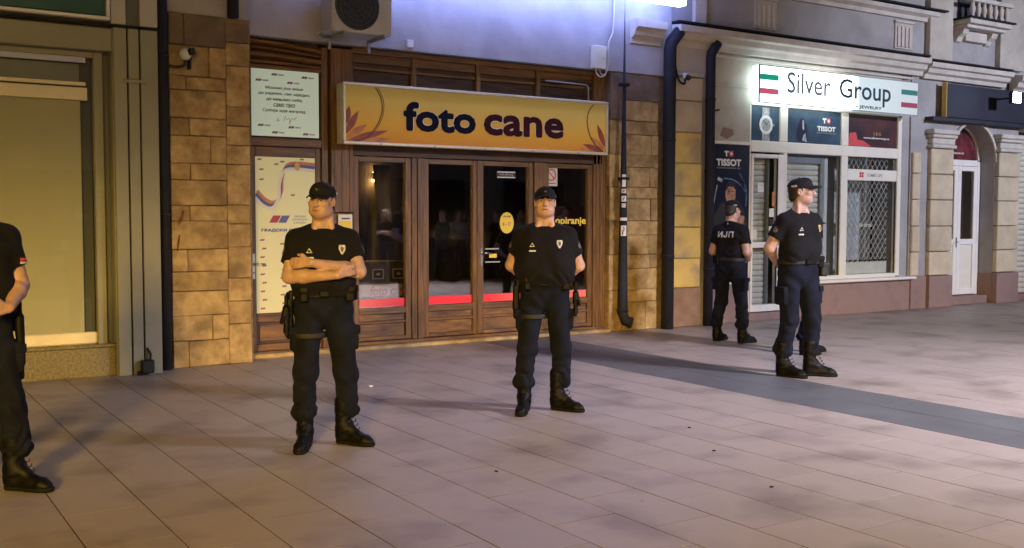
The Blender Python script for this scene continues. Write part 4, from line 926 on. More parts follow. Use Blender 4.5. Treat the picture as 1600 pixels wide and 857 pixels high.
# dark fascia
fb = thing('dark_fascia', 'long dark navy fascia board over the arched doorway', 'sign', (18, 10.85, 3.25))
part('board', 'navy_board', fb, (15.84, 21.5, 10.84, 10.90, 3.27, 3.84), b=.006); part('edge', 'gold_print', fb, (15.82, 15.838, 10.84, 10.93, 3.27, 3.86), b=0); part('soffit', 'navy_board', fb, (15.5, 21.5, 10.86, 11.02, 3.20, 3.268), b=.004)
fl = thing('floodlight', 'dazzling cold white floodlight at the right edge above the dark fascia', 'lamp', (17.2, 10.4, 3.54))
part('lit_face', 'lamp_cold', fl, (17.10, 17.30, 10.40, 10.42, 3.56, 3.73), b=.004); part('housing', 'black', fl, (17.08, 17.32, 10.421, 10.50, 3.54, 3.75), b=.01); part('arm', 'black', fl, (17.18, 17.21, 10.50, 10.84, 3.63, 3.66), b=0)
# far right shutter shop
fs = thing('shuttered_shop', 'shop closed with a pale roller shutter at the right edge', 'shopfront', (19.5, 11.2, 0))
part('frame', 'pvc_white', fs, (18.31, 18.40, 11.12, 11.25, .1, 3.15)); part('base', 'mauve', fs, (18.3, 21.5, 11.1, 11.3, 0, .12))
z = .13; d = None
while z < 3.1:
    if d is None:
        o = MB().prism_x([(11.22, z), (11.20, z + .02), (11.195, z + .05), (11.20, z + .08), (11.22, z + .094)], 18.41, 21.4).build('slat', 'shutter', fs); d = o.data; zz = z
    else:
        o = bpy.data.objects.new('slat', d); COL.objects.link(o); o.parent = fs; o.location = (0, 0, z - zz)
    z += .10
part('capital', 'moulding', fs, (18.3, 21.4, 10.9, 11.3, 3.16, 3.25))

# ------------------------------------------------------------------ litter on the paving
for (x, y, a, lab) in ((3.98, 8.52, .4, 'scrap of white litter on the paving in front of the photo shop doors'),):
    c, s = math.cos(a), math.sin(a); solo('litter', MB().prism_x([(y, .002), (y + .03, .004), (y + .028, .016), (y + .004, .012)], x, x + .035), 'litter', lab, 'litter')
rs = random.Random(5)
for (x, y, lab) in ((3.30, 5.25, 'cigarette butt on the paving between the two nearest policemen'), (4.82, 4.95, 'cigarette butt in the middle of the foreground paving'), (5.2, 5.6, 'cigarette butt lying farther right on the paving'), (4.45, 4.1, 'cigarette butt nearest the camera on the paving')):
    a = rs.uniform(0, 3); solo('cigarette_butt', MB().tube([(x, y, .005), (x + .022 * math.cos(a), y + .022 * math.sin(a), .005)], .0045, 6), 'sole', lab, 'litter', 'cigarette butts on the paving')

# ------------------------------------------------------------------ street lamps that light the street (behind the camera), two added as fill
def lamp_post(name, label, x, y, h, col, power, aim, cone=120, blend=.6, radius=.12):
    t = thing(name, label, 'street lamp', (x, y, 0), 'street lamps on the near side of the street')
    MB().tube([(x, y, 0), (x, y, .5), (x, y, h)], [.09, .06, .045], 12).build('pole', 'pipe', t, True)
    MB().tube([(x, y, h + .02), (x, y, h + .20)], [.20, .06], 16).build('lamp_shade', 'pipe', t, True)
    ld = bpy.data.lights.new('lamp', 'SPOT'); ld.energy = power; ld.color = col; ld.spot_size = math.radians(cone); ld.spot_blend = blend; ld.shadow_soft_size = radius
    lo = bpy.data.objects.new('lamp', ld); COL.objects.link(lo); lo.parent = t; lo.location = (0, 0, h - .03)
    d = Vector(aim) - Vector((x, y, h - .03)); lo.rotation_euler = d.to_track_quat('-Z', 'Y').to_euler()
lamp_post('street_lamp', 'low street lamp with a warm sharply shaded bulb behind the camera on the left', -6.0, -7.6, 4.2, (1, .60, .10), 17600, (-6.0, -7.6, 0), 170.9, .12, .85)
lamp_post('street_lamp', 'taller added lamp post with a warm fill light behind the camera, farthest left', -2.0, -5.5, 5.2, (1, .66, .26), 1300, (6.0, 10.9, 1.2), 70, .9, .5)  # fill lamp, added because the low lamp leaves the orange sign dark
lamp_post('street_lamp', 'street lamp with a cold white bulb behind the camera on the right', 10.4, -.3, 5.0, (.92, .87, 1.0), 8600, (9.2, 3.4, 0), 92, .9, .55)
lamp_post('street_lamp', 'added lamp post with a cold white fill light facing the jewellery shop', 18.5, -1.5, 6.0, (.76, .80, 1.0), 7600, (16.2, 11.0, 2.7), 44, .9, .5)  # fill lamp, added to brighten the jewellery building in cool light

# ================================================================== PEOPLE
# bodies are grown as one continuous distance field and turned into a mesh
def grid(x0, x1, y0, y1, z0, z1, h, fine=None):
    def ax(a, b, fr):
        if fr is None: return np.arange(a, b + h, h, dtype=np.float32)
        f0, f1 = max(a, fr[0]), min(b, fr[1])
        return np.unique(np.concatenate([np.arange(a, f0, h), np.arange(f0, f1, h * .52), np.arange(f1, b + h, h)])).astype(np.float32)
    f = fine or (None, None, None)
    return ax(x0, x1, f[0]), ax(y0, y1, f[1]), ax(z0, z1, f[2])
class Field:
    def __init__(s, g):
        s.x, s.y, s.z = g; s.F = np.full((len(s.x), len(s.y), len(s.z)), .35, np.float32)
    def sub(s, lo, hi):
        i = [slice(max(0, np.searchsorted(a, l) - 1), np.searchsorted(a, h) + 1) for a, l, h in zip((s.x, s.y, s.z), lo, hi)]
        return tuple(i), (s.x[i[0]][:, None, None], s.y[i[1]][None, :, None], s.z[i[2]][None, None, :])
    def put(s, idx, d, k, op='u'):
        A = s.F[idx]
        if op == 'u':
            if k > 0:
                h = np.clip(.5 + .5 * (d - A) / k, 0, 1); s.F[idx] = d * (1 - h) + A * h - k * h * (1 - h)
            else: s.F[idx] = np.minimum(A, d)
        else:   # smooth subtraction
            h = np.clip(.5 - .5 * (A + d) / k, 0, 1); s.F[idx] = A * (1 - h) - d * h + k * h * (1 - h)
    def cap(s, a, b, ra, rb, k=.03, sc=(1, 1, 1), op='u'):
        a = np.array(a, float); b = np.array(b, float); sc = np.array(sc, float); r = max(ra, rb) * sc.max() + k + .03
        idx, (X, Y, Z) = s.sub(np.minimum(a, b) - r, np.maximum(a, b) + r)
        B = (b - a) / sc; px, py, pz = (X - a[0]) / sc[0], (Y - a[1]) / sc[1], (Z - a[2]) / sc[2]
        L = float(B @ B) + 1e-9; t = np.clip((px * B[0] + py * B[1] + pz * B[2]) / L, 0, 1)
        d = np.sqrt((px - t * B[0]) ** 2 + (py - t * B[1]) ** 2 + (pz - t * B[2]) ** 2) - (ra + (rb - ra) * t)
        s.put(idx, d * float(sc.min()) ** .5, k, op)
    def ell(s, c, r, k=.02, R=None, op='u'):
        c = np.array(c, float); m = max(r) + k + .03; idx, (X, Y, Z) = s.sub(c - m, c + m)
        X, Y, Z = X - c[0], Y - c[1], Z - c[2]
        if R is not None: X, Y, Z = (R[0][0] * X + R[1][0] * Y + R[2][0] * Z, R[0][1] * X + R[1][1] * Y + R[2][1] * Z, R[0][2] * X + R[1][2] * Y + R[2][2] * Z)
        k0 = np.sqrt((X / r[0]) ** 2 + (Y / r[1]) ** 2 + (Z / r[2]) ** 2); k1 = np.sqrt((X / r[0] ** 2) ** 2 + (Y / r[1] ** 2) ** 2 + (Z / r[2] ** 2) ** 2) + 1e-6
        s.put(idx, k0 * (k0 - 1) / k1, k, op)
    def rbox(s, c, hs, r, k=.01, R=None):
        c = np.array(c, float); m = float(np.linalg.norm(hs)) + r + k + .02; idx, (X, Y, Z) = s.sub(c - m, c + m)
        X, Y, Z = X - c[0], Y - c[1], Z - c[2]
        if R is not None: X, Y, Z = (R[0][0] * X + R[1][0] * Y + R[2][0] * Z, R[0][1] * X + R[1][1] * Y + R[2][1] * Z, R[0][2] * X + R[1][2] * Y + R[2][2] * Z)
        qx, qy, qz = np.abs(X) - hs[0] + r, np.abs(Y) - hs[1] + r, np.abs(Z) - hs[2] + r
        d = np.sqrt(np.maximum(qx, 0) ** 2 + np.maximum(qy, 0) ** 2 + np.maximum(qz, 0) ** 2) + np.minimum(np.maximum(qx, np.maximum(qy, qz)), 0) - r
        s.put(idx, d, k)
    def cut(s, p, n):
        """keep what lies behind the plane through p with normal n"""
        X, Y, Z = s.x[:, None, None], s.y[None, :, None], s.z[None, None, :]; n = np.array(n, float); n /= np.linalg.norm(n)
        s.F = np.maximum(s.F, ((X - p[0]) * n[0] + (Y - p[1]) * n[1] + (Z - p[2]) * n[2]).astype(np.float32))
    def join(s, o, k=.01):
        h = np.clip(.5 + .5 * (o.F - s.F) / k, 0, 1); s.F = o.F * (1 - h) + s.F * h - k * h * (1 - h)
    def wrinkle(s, fn):
        X, Y, Z = s.x[:, None, None], s.y[None, :, None], s.z[None, None, :]; s.F = s.F + fn(X, Y, Z).astype(np.float32)
    def mesh(s):
        F = s.F; S = F < 0; nx, ny, nz = F.shape
        c = np.zeros((nx - 1, ny - 1, nz - 1), np.int8)
        offs = [(i, j, k) for i in (0, 1) for j in (0, 1) for k in (0, 1)]
        for i, j, k in offs: c += S[i:nx - 1 + i, j:ny - 1 + j, k:nz - 1 + k]
        M_ = (c > 0) & (c < 8); I = np.argwhere(M_); ids = np.full(M_.shape, -1, np.int32); ids[M_] = np.arange(len(I))
        P = np.zeros((len(I), 3)); n = np.zeros(len(I)); ax = (s.x, s.y, s.z)
        for a in offs:
            for d in range(3):
                if a[d]: continue
                b = list(a); b[d] = 1
                Fa = F[I[:, 0] + a[0], I[:, 1] + a[1], I[:, 2] + a[2]]; Fb = F[I[:, 0] + b[0], I[:, 1] + b[1], I[:, 2] + b[2]]
                m = (Fa < 0) != (Fb < 0); t = np.where(m, Fa / np.where(m, Fa - Fb, 1), 0)
                for e in range(3):
                    pa = ax[e][I[:, e] + a[e]]; pb = ax[e][I[:, e] + b[e]]; P[:, e] += np.where(m, pa + t * (pb - pa), 0)
                n += m
        P /= n[:, None]; Q = []
        for d in range(3):
            A = [slice(None)] * 3; B = [slice(None)] * 3; A[d] = slice(0, -1); B[d] = slice(1, None)
            D = S[tuple(A)] != S[tuple(B)]; E_ = np.argwhere(D); o1, o2 = [(1, 2), (2, 0), (0, 1)][d]
            E_ = E_[(E_[:, o1] > 0) & (E_[:, o2] > 0) & (E_[:, o1] < M_.shape[o1]) & (E_[:, o2] < M_.shape[o2])]
            def cid(a, b):
                K = E_.copy(); K[:, o1] -= a; K[:, o2] -= b; return ids[K[:, 0], K[:, 1], K[:, 2]]
            q = np.stack([cid(1, 1), cid(0, 1), cid(0, 0), cid(1, 0)], 1); fl = ~S[E_[:, 0], E_[:, 1], E_[:, 2]]; q[fl] = q[fl][:, ::-1]; Q.append(q)
        Q = np.concatenate(Q); Q = Q[(Q >= 0).all(1)]; return P, Q
def fobj(name, P, Q, m, parent, label=None, smooth=True):
    me = bpy.data.meshes.new(name); me.from_pydata(P.tolist(), [], Q.tolist())
    me.polygons.foreach_set('use_smooth', [smooth] * len(me.polygons)); me.materials.append(MATS[m]); me.update()
    o = bpy.data.objects.new(name, me); COL.objects.link(o); o.parent = parent; ORG[o.name] = Vector((0, 0, 0)); tag(o, label=label); return o

def V3(*a): return np.array(a, float)
def person(label, loc, rz, head=(0, 0, 0), feet=(((-.12, 0), -25), ((.12, -.02), 25)), arms='behind', belly=0, H=1.0, skin='skin', gear='', hair=True, collar=None,
           shirt_text=None, chest=True, bulk=0, cap_tilt=0, text_side=None, elbow_out=0, beltz=1.03):
    root = thing('person', label, 'person', (0, 0, 0), 'policemen standing in front of the shops')
    root.location = loc; root.rotation_euler = (0, 0, math.radians(rz)); root.scale = (H, H, H); ORG[root.name] = Vector((0, 0, 0))
    # ---- joints (the figure faces -y, its own left hand is +x)
    SH = {s: V3(s * (.163 + bulk * .45), .012, 1.388) for s in (-1, 1)}
    EL, WR, HD = {}, {}, {}
    if arms == 'crossed':
        EL = {-1: V3(-.222, -.085, 1.150), 1: V3(.228, -.10, 1.180)}
        WR = {-1: V3(.075, -.262, 1.165), 1: V3(-.085, -.225, 1.245)}
        HD = {-1: V3(.160, -.225, 1.195), 1: V3(-.175, -.185, 1.245)}
    elif arms == 'behind':
        EL = {s: V3(s * (.272 + elbow_out), .085, 1.150) for s in (-1, 1)}
        WR = {-1: V3(-.095, .205, 1.02), 1: V3(.10, .20, 1.03)}
        HD = {-1: V3(-.02, .235, .985), 1: V3(.03, .20, .995)}
    elif arms == 'front':
        EL = {s: V3(s * .245, .03, 1.125) for s in (-1, 1)}
        WR = {-1: V3(-.14, -.19, 1.03), 1: V3(.15, -.18, 1.02)}
        HD = {-1: V3(-.06, -.23, 1.02), 1: V3(.07, -.22, 1.01)}
    elif arms == 'side':
        EL = {s: V3(s * .30, .045, 1.14) for s in (-1, 1)}
        WR = {s: V3(s * .285, -.06, .90) for s in (-1, 1)}
        HD = {s: V3(s * .275, -.085, .81) for s in (-1, 1)}
    hp = {-1: V3(-.095, .01, .90), 1: V3(.095, .01, .90)}
    ft = {}
    for s, ((fx, fy), ang) in zip((-1, 1), feet): ft[s] = (V3(fx, fy, 0), math.radians(ang))
    kn = {}; ak = {}
    for s in (-1, 1):
        f, a = ft[s]; ak[s] = f + V3(0, .03, .10); kn[s] = (hp[s] * .48 + ak[s] * .52) + V3(math.sin(a) * .025, -.028, 0); kn[s][2] = .50
    yw, pt, rl = (math.radians(a) for a in head)
    HR = (Matrix.Rotation(yw, 3, 'Z') @ Matrix.Rotation(rl, 3, 'Y') @ Matrix.Rotation(pt, 3, 'X')); HRn = np.array(HR)
    HC = V3(0, -.012, 1.640); piv = V3(0, .01, 1.535)
    def hd(x, y, z): return piv + HRn @ (V3(x, y, z) + HC - piv)
    hcw = hd(0, 0, 0)
    # ---- torso pieces shared by body and shirt
    def torso(F, o):
        F.cap((-.088 - bulk * .5, .01, 1.315), (.088 + bulk * .5, .01, 1.315), .112 + o, .112 + o, .05, (1, .95, 1.08))
        F.cap((-.075, -.03, 1.325), (.075, -.03, 1.325), .088 + o, .088 + o, .05)
        F.cap((-.065 - bulk * .6, -.005 - belly * .5, 1.13), (.065 + bulk * .6, -.005 - belly * .5, 1.13), .118 + belly * .5 + o, .118 + belly * .5 + o, .07, (1, .95, 1.15))
        F.cap((-.060, .01, .98), (.060, .01, .98), .110 + o, .110 + o, .06, (1, .95, 1))
        for s in (-1, 1):
            F.cap(SH[s] * .55 + V3(0, 0, .635), SH[s], .060 + o, .058 + o, .04)
            F.cap((s * .125, .024, 1.408), (s * .040, .020, 1.470), .036 + o, .040 + o * .6, .05)
    def arm(F, s, o, upto=1.0):
        b = SH[s] + (EL[s] - SH[s]) * upto
        F.cap(SH[s], b, .062 + o, (.062 - .012 * upto) + o, .03)
    # ---- body: head, neck, trunk, arms, hands, legs in one surface
    fx = (hcw[0] - .12, hcw[0] + .12); fy = (hcw[1] - .15, hcw[1] + .14)
    F = Field(grid(-.46, .46, -.34, .34, .74, 1.82, .0085, (fx, fy, (hcw[2] - .15, 1.8))))
    torso(F, -.012)
    F.cap((0, .022, 1.46), hd(0, .012, -.06), .062, .058, .03)
    for s in (-1, 1): F.cap((s * .055, -.035, 1.465), hd(s * .045, .03, -.06), .018, .02, .03)
    for s in (-1, 1):
        F.cap(SH[s], EL[s], .056, .049, .03); m = EL[s] + (WR[s] - EL[s]) * .3
        F.cap(EL[s], m, .045, .048, .02); F.cap(m, WR[s], .048, .027, .02, (1, 1, 1))
        d = (HD[s] - WR[s]); L = np.linalg.norm(d); d = d / L
        up = V3(0, 0, 1) if abs(d[2]) < .8 else V3(0, -1, 0); side = np.cross(d, up); side /= np.linalg.norm(side); nrm = np.cross(side, d)
        spread = nrm if arms in ('crossed', 'behind', 'front') else V3(0, 1, 0); spread = spread - d * (spread @ d); spread /= np.linalg.norm(spread); palmn = np.cross(d, spread)
        P0 = WR[s] + d * .015; P1 = WR[s] + d * .075
        for u in (-.02, 0, .02): F.cap(P0 + spread * u * .7, P1 + spread * u, .0165, .0145, .012)
        curl = -palmn * s if arms != 'crossed' else V3(0, .5, -.2)
        for q, (u, ln) in enumerate(((-.030, .062), (-.011, .074), (.009, .078), (.028, .070))):
            a = P1 + spread * u; b = a + d * ln * .45 + curl * .006; c_ = b + d * ln * .3 + curl * .022; e = c_ + d * ln * .15 + curl * .02
            F.cap(a, b, .0098, .0092, .004); F.cap(b, c_, .0092, .0085, .004); F.cap(c_, e, .0085, .0075, .004)
        tb = WR[s] + d * .03 + spread * .022; F.cap(tb, tb + d * .03 + spread * .028, .013, .011, .01); F.cap(tb + d * .03 + spread * .028, tb + d * .062 + spread * .030 + curl * .012, .011, .009, .005)
    # head (in the head's own axes)
    def E(c, r, k=.02, op='u'): F.ell(hd(*c), r, k, HRn, op)
    E((0, .012, .040), (.077, .097, .090)); E((0, -.020, -.030), (.064, .076, .082), .03); E((0, -.052, -.078), (.040, .040, .030), .03)
    for s in (-1, 1):
        E((s * .043, -.03, -.058), (.028, .045, .034), .03); E((s * .047, -.062, -.012), (.024, .024, .020), .02)
    F.cap(hd(-.040, -.083, .036), hd(.040, -.083, .036), .0125, .0125, .016)
    for s in (-1, 1): E((s * .031, -.103, .016), (.019, .020, .012), .012, 's')
    F.cap(hd(0, -.094, .026), hd(0, -.115, -.020), .0095, .0135, .012)
    for s in (-1, 1): E((s * .011, -.104, -.024), (.009, .010, .008), .008)
    E((0, -.091, -.051), (.025, .012, .0065), .006); E((0, -.088, -.060), (.021, .012, .007), .006)
    for s in (-1, 1):
        E((s * .078, .012, .002), (.010, .020, .031), .010); E((s * .086, .006, .004), (.006, .010, .018), .006, 's')
    # upper legs as far as the trousers need them
    for s in (-1, 1): F.cap(hp[s] + V3(0, 0, .02), hp[s] * .85 + kn[s] * .15, .072, .07, .03)
    P, Q = F.mesh(); fobj('body', P, Q, skin, root)
    # facial features
    def hball(mb, c, r, nu=12, nv=8):
        n0 = len(mb.v); mb.ball((0, 0, 0), r, nu, nv); mb.v[n0:] = [tuple(hd(*(V3(*v) + V3(*c)))) for v in mb.v[n0:]]
    for s in (-1, 1):
        e = MB(); hball(e, (s * .031, -.0850, .013), (.0115, .0095, .0050)); eo = e.build('eye', 'eye_white', root, True)
        e = MB(); hball(e, (s * .031 + .001, -.0938, .0128), (.0062, .0024, .0052)); e.build('iris', 'iris', eo, True)
        e = MB(); pts = [tuple(hd(s * u, -.0985 + abs(u - .028) * .35, .0325 + .012 * (u - .012) - (u - .03) ** 2 * 8)) for u in (.012, .02, .03, .04, .049)]; e.tube(pts, [.0035, .0052, .0052, .0042, .0025], 6).build('eyebrow', 'hair', root, True)
    e = MB(); hball(e, (0, -.0985, -.0555), (.021, .0060, .0055)); e.build('lips', 'lips', root, True)
    # hair
    if hair:
        F = Field(grid(hcw[0] - .13, hcw[0] + .13, hcw[1] - .15, hcw[1] + .15, hcw[2] - .16, hcw[2] + .15, .0055))
        F.ell(hd(0, .016, .036), (.0805, .0985, .094), .001, HRn); F.ell(hd(0, .050, -.03), (.066, .062, .062), .02, HRn)
        n = HRn @ V3(0, -1, -.12); F.cut(hd(0, -.018, .0), n); n = HRn @ V3(0, -.35, -1); F.cut(hd(0, .03, -.055), n)
        F.wrinkle(lambda X, Y, Z: .0012 * np.sin(X * 260 + 2 * np.sin(Z * 90)) * np.sin(Y * 230 + Z * 60))
        P, Q = F.mesh(); fobj('hair', P, Q, 'hair', root)
    # cap: crown, brim, button, marks
    F = Field(grid(hcw[0] - .15, hcw[0] + .15, hcw[1] - .22, hcw[1] + .22, hcw[2] - .08, hcw[2] + .22, .0048))
    ct = math.radians(cap_tilt)
    F.ell(hd(0, .012, .050), (.0870, .1090, .080), .001, HRn); F.ell(hd(0, -.045, .072), (.058, .056, .056), .03, HRn)
    n = HRn @ V3(0, .18, -1); F.cut(hd(0, 0, .040), n)
    F.wrinkle(lambda X, Y, Z: .0010 * np.sin(X * 90 + 3 * np.sin(Z * 60)) * np.sin(Y * 80 + Z * 70))
    P, Q = F.mesh(); cap = fobj('cap', P, Q, 'cap_cloth', root)
    mb = MB(); nu, nv = 15, 7; v = []
    for lay in (0, 1):
        for j in range(nv):
            for i in range(nu):
                a = -1.12 + 2.24 * i / (nu - 1); t = j / (nv - 1); rx, ry = .083, .100
                x = rx * math.sin(a) * (1 - .05 * t); y = .008 - ry * math.cos(a) - .098 * t * (math.cos(a * 1.15) ** .6 if math.cos(a * 1.15) > 0 else 0)
                z = .048 - .020 * t - 2.4 * x * x * (.3 + .7 * t) + (.004 if lay else 0) + .020 * math.cos(a) * .3
                v.append(tuple(hd(x, y, z)))
    N_ = nu * nv; f = []
    for j in range(nv - 1):
        for i in range(nu - 1):
            a = j * nu + i; f += [(a, a + 1, a + nu + 1, a + nu), (N_ + a, N_ + a + nu, N_ + a + nu + 1, N_ + a + 1)]
    edge = [j * nu for j in range(nv)] + [(nv - 1) * nu + i for i in range(1, nu)] + [j * nu + nu - 1 for j in range(nv - 2, -1, -1)]
    for a, b in zip(edge, edge[1:]): f.append((a, b, b + N_, a + N_))
    mb.add(v, f).build('cap_brim', 'cap_cloth', cap, True)
    e = MB(); hball(e, (0, .008, .1335), (.008, .008, .004), 10, 6); e.build('cap_button', 'cap_cloth', cap, True)
    e = MB(); hball(e, (0, -.1005, .078), (.012, .004, .013), 10, 6); e.build('cap_emblem', 'patch_dark', cap, True)
    for s in (-1, 1):
        mb = MB()
        for k in range(5):
            y = .030 + k * .010; x = s * (.0875 * math.sqrt(max(0, 1 - ((y - .01) / .1105) ** 2 - (.008 / .09) ** 2)) + .0015)
            q = [hd(x, y, .052), hd(x, y + .007, .052), hd(x - s * .001, y + .007, .068), hd(x - s * .001, y, .068)]; q2 = [p + HRn @ V3(s * .002, 0, 0) for p in q]
            mb.add([tuple(p) for p in q + q2], [(0, 1, 2, 3), (7, 6, 5, 4), (0, 4, 5, 1), (1, 5, 6, 2), (2, 6, 7, 3), (3, 7, 4, 0)])
        mb.build('cap_lettering', 'patch_white', cap)
    # ---- shirt
    g_ = grid(-.46, .46, -.32, .30, .96, 1.56, .0085); F = Field(g_); torso(F, .010); F.cut((0, 0, beltz - .02), (0, 0, -1))
    for s in (-1, 1):
        G = Field(g_); G.cap(SH[s], SH[s] + (EL[s] - SH[s]) * .85, .067, .073, .01); d = EL[s] - SH[s]; G.cut(SH[s] + d * .62, d)
        F.join(G, .03)
    # neck opening
    F.cap((0, .014, 1.40), (0, .004, 1.52), .074, .0665, .03); F.cut((0, 0, 1.482), (0, -.45, 1))
    ph = random.uniform(0, 6)
    def wr(X, Y, Z):
        a = .0062 * np.sin(19 * Z + 13 * X * np.sign(X + .001) + ph + 1.5 * np.sin(14 * X + 5 * Y)) * np.exp(-((Z - 1.14) / .16) ** 2)
        b = .0045 * np.sin(60 * Z + 38 * np.abs(X) + ph) * np.exp(-((np.abs(X) - .17) / .07) ** 2) * np.exp(-((Z - 1.33) / .09) ** 2)
        c = .0042 * np.sin(75 * Z + 9 * np.sin(11 * X + ph) + 22 * Y) * np.exp(-((Z - beltz - .04) / .05) ** 2)
        return a + b + c
    F.wrinkle(wr); P, Q = F.mesh(); shirt = fobj('shirt', P, Q, 'shirt', root)
    F2 = Field(grid(-.16, .16, -.18, .14, 1.40, 1.56, .005)); F2.cap((0, .010, 1.50), (0, -.012, 1.60), .068, .091, .001); 
    bvh = BVHTree.FromPolygons([tuple(p) for p in P], [tuple(q) for q in Q])
    def decal(name, m, V, Fc, c, dirn, upv=(0, 0, 1), off=.0025, parent=shirt, tree=None):
        """flat print laid onto the cloth: V in local u,v around c, projected along dirn"""
        d = Vector(dirn).normalized(); r = d.cross(Vector(upv)).normalized(); u = r.cross(d).normalized(); out = []
        for p in V:
            o = Vector(c) - d * .25 + r * float(p[0]) + u * float(p[1]); h, nn, _, _ = (tree or bvh).ray_cast(o, d)
            out.append(tuple((h if h is not None else Vector(c)) - d * off))
        n = len(out); out2 = [tuple(Vector(p) + d * (off * .8)) for p in out]; mb = MB().add(out + out2, [tuple(q) for q in Fc]); 
        return mb.build(name, m, parent)
    def gridpatch(w, h, nu=7, nv=7, shape=None):
        V = []; 
        for j in range(nv + 1):
            t = j / nv
            for i in range(nu + 1):
                s = i / nu * 2 - 1; ww = w * (shape(t) if shape else 1); V.append((s * ww / 2, (t - .5) * h))
        return V, [(j * (nu + 1) + i, j * (nu + 1) + i + 1, (j + 1) * (nu + 1) + i + 1, (j + 1) * (nu + 1) + i) for j in range(nv) for i in range(nu)]
    if chest:
        fw = (0, 1, 0)
        shield = lambda t: .25 + .75 * min(1, t * 1.9) if t < .9 else .92
        decal('chest_badge', 'gold_print' if 'gold' in gear else 'patch_white', *gridpatch(.044, .062, 6, 8, shield), (.118, -.1, 1.325), fw)
        decal('badge_crest', 'patch_dark', *gridpatch(.020, .032, 4, 4, lambda t: .5 + .5 * math.sin(math.pi * t)), (.118, -.1, 1.328), fw, off=.005)
        tri = [(-.021, -.014), (.021, -.014), (0, .019), (-.012, -.0085), (.012, -.0085), (0, .010)]
        decal('rank_triangle', 'patch_white', tri, [(0, 1, 4, 3), (1, 2, 5, 4), (2, 0, 3, 5)], (-.095, -.1, 1.318), fw)
        decal('name_tape', 'patch_white', *gridpatch(.052, .012, 6, 1), (-.093, -.1, 1.272), fw)
    # sleeve patches
    for s in (-1, 1):
        c = SH[s] + (EL[s] - SH[s]) * .30
        if 'stripes' in gear and s == 1:
            c = SH[s] + (EL[s] - SH[s]) * .50
            decal('sleeve_stripe', 'red_print', *gridpatch(.075, .016, 5, 1), tuple(c + V3(0, 0, .012)), (-s * .8, .6, 0)); decal('sleeve_stripe', 'patch_white', *gridpatch(.075, .012, 5, 1), tuple(c - V3(0, 0, .007)), (-s * .8, .6, 0))
        else: decal('sleeve_patch', 'patch_dark', *gridpatch(.046, .052, 5, 5, lambda t: .3 + .7 * math.sin(math.pi * min(1, t + .15)) if t < .85 else .6), tuple(c), (-s, .35, 0))
    if shirt_text:
        V, Fc = text_geo(shirt_text, .03, 0, 1.1, res=2); V = V[:, :2] - np.array([(V[:, 0].max() + V[:, 0].min()) / 2, V[:, 1].mean()])
        V = V / (V[:, 1].max() - V[:, 1].min()) * .075; V[:, 0] *= 1.15
        decal('back_lettering', 'patch_white', V, Fc, text_side or (0, .1, 1.335), (0, -1, 0), off=.007)
    # ---- trousers
    g_ = grid(-.36, .36, -.26, .26, .12, 1.06, .0085); F = Field(g_)
    F.cap((-.075, .008, .985), (.075, .008, .985), .118, .118, .05, (1, .96, 1)); F.cap((-.07, .015, .90), (.07, .015, .90), .118, .118, .05, (1, .98, 1))
    for s in (-1, 1):
        G = Field(g_); G.cap(hp[s] + V3(0, .005, 0), kn[s], .103, .077, .02); G.cap(kn[s], ak[s] + V3(0, .008, .15), .077, .073, .03)
        G.ell(ak[s] + V3(0, .008, .125), (.080, .087, .055), .03)
        a = ft[s][1]; G.rbox(hp[s] * .42 + kn[s] * .58 + V3(s * .088, .01, .06), (.022, .062, .080), .016, .014)
        G.cut(ak[s] + V3(0, 0, .078), (0, 0, -1)); F.join(G, .012)
    F.cut((0, 0, beltz), (0, 0, 1))
    ph2 = random.uniform(0, 6)
    def wt(X, Y, Z):
        kz = np.exp(-((Z - .50) / .10) ** 2); az = np.exp(-((Z - .26) / .085) ** 2); cz = np.exp(-((Z - .84) / .10) ** 2)
        return .0065 * np.sin(48 * Z + 30 * X + 2.6 * np.sin(19 * X + 24 * Y + ph2) + 2 * np.sin(17 * Z) + ph2) * kz + .0085 * np.sin(55 * Z - 24 * X + 3.0 * np.sin(30 * X + 26 * Y + ph2) + 1.6 * np.sin(31 * Z + ph2)) * az \
            + .0065 * np.sin(44 * Z - 46 * np.abs(X) + ph2 + 9 * Y) * cz + .005 * np.sin(24 * X + 21 * Y + 7 * Z + ph2) * np.sin(15 * Z + ph2) * (Z < .95)
    F.wrinkle(wt); P, Q = F.mesh(); tr = fobj('trousers', P, Q, 'trousers', root)
    tb_ = BVHTree.FromPolygons([tuple(p) for p in P], [tuple(q) for q in Q])
    for s in (-1, 1):
        c = hp[s] * .42 + kn[s] * .58 + V3(s * .08, .01, .115); F = Field(grid(c[0] - .06, c[0] + .06, c[1] - .1, c[1] + .1, c[2] - .05, c[2] + .05, .006)); F.rbox(c + V3(s * .012, 0, 0), (.026, .064, .026), .008, .001); P, Q = F.mesh(); fobj('pocket_flap', P, Q, 'trousers', tr)
    # ---- belt and gear
    F = Field(grid(-.26, .26, -.20, .20, beltz - .04, beltz + .05, .006)); F.cap((-.075, .008, beltz), (.075, .008, beltz), .127 + belly * .15, .127 + belly * .15, .001, (1, .97, 1)); F.cut((0, 0, beltz + .022), (0, 0, 1)); F.cut((0, 0, beltz - .024), (0, 0, -1)); P, Q = F.mesh(); belt = fobj('belt', P, Q, 'webbing', root)
    MB().box(-.032, .032, -.135 - belly * .15, -.118, beltz - .022, beltz + .022, .006).build('buckle', 'leather', belt)
    def gearp(name, m, fn, bb, parent=belt, h=.0055):
        F = Field(grid(*bb, h)); fn(F); P, Q = F.mesh(); return fobj(name, P, Q, m, parent)
    pz = beltz - .005
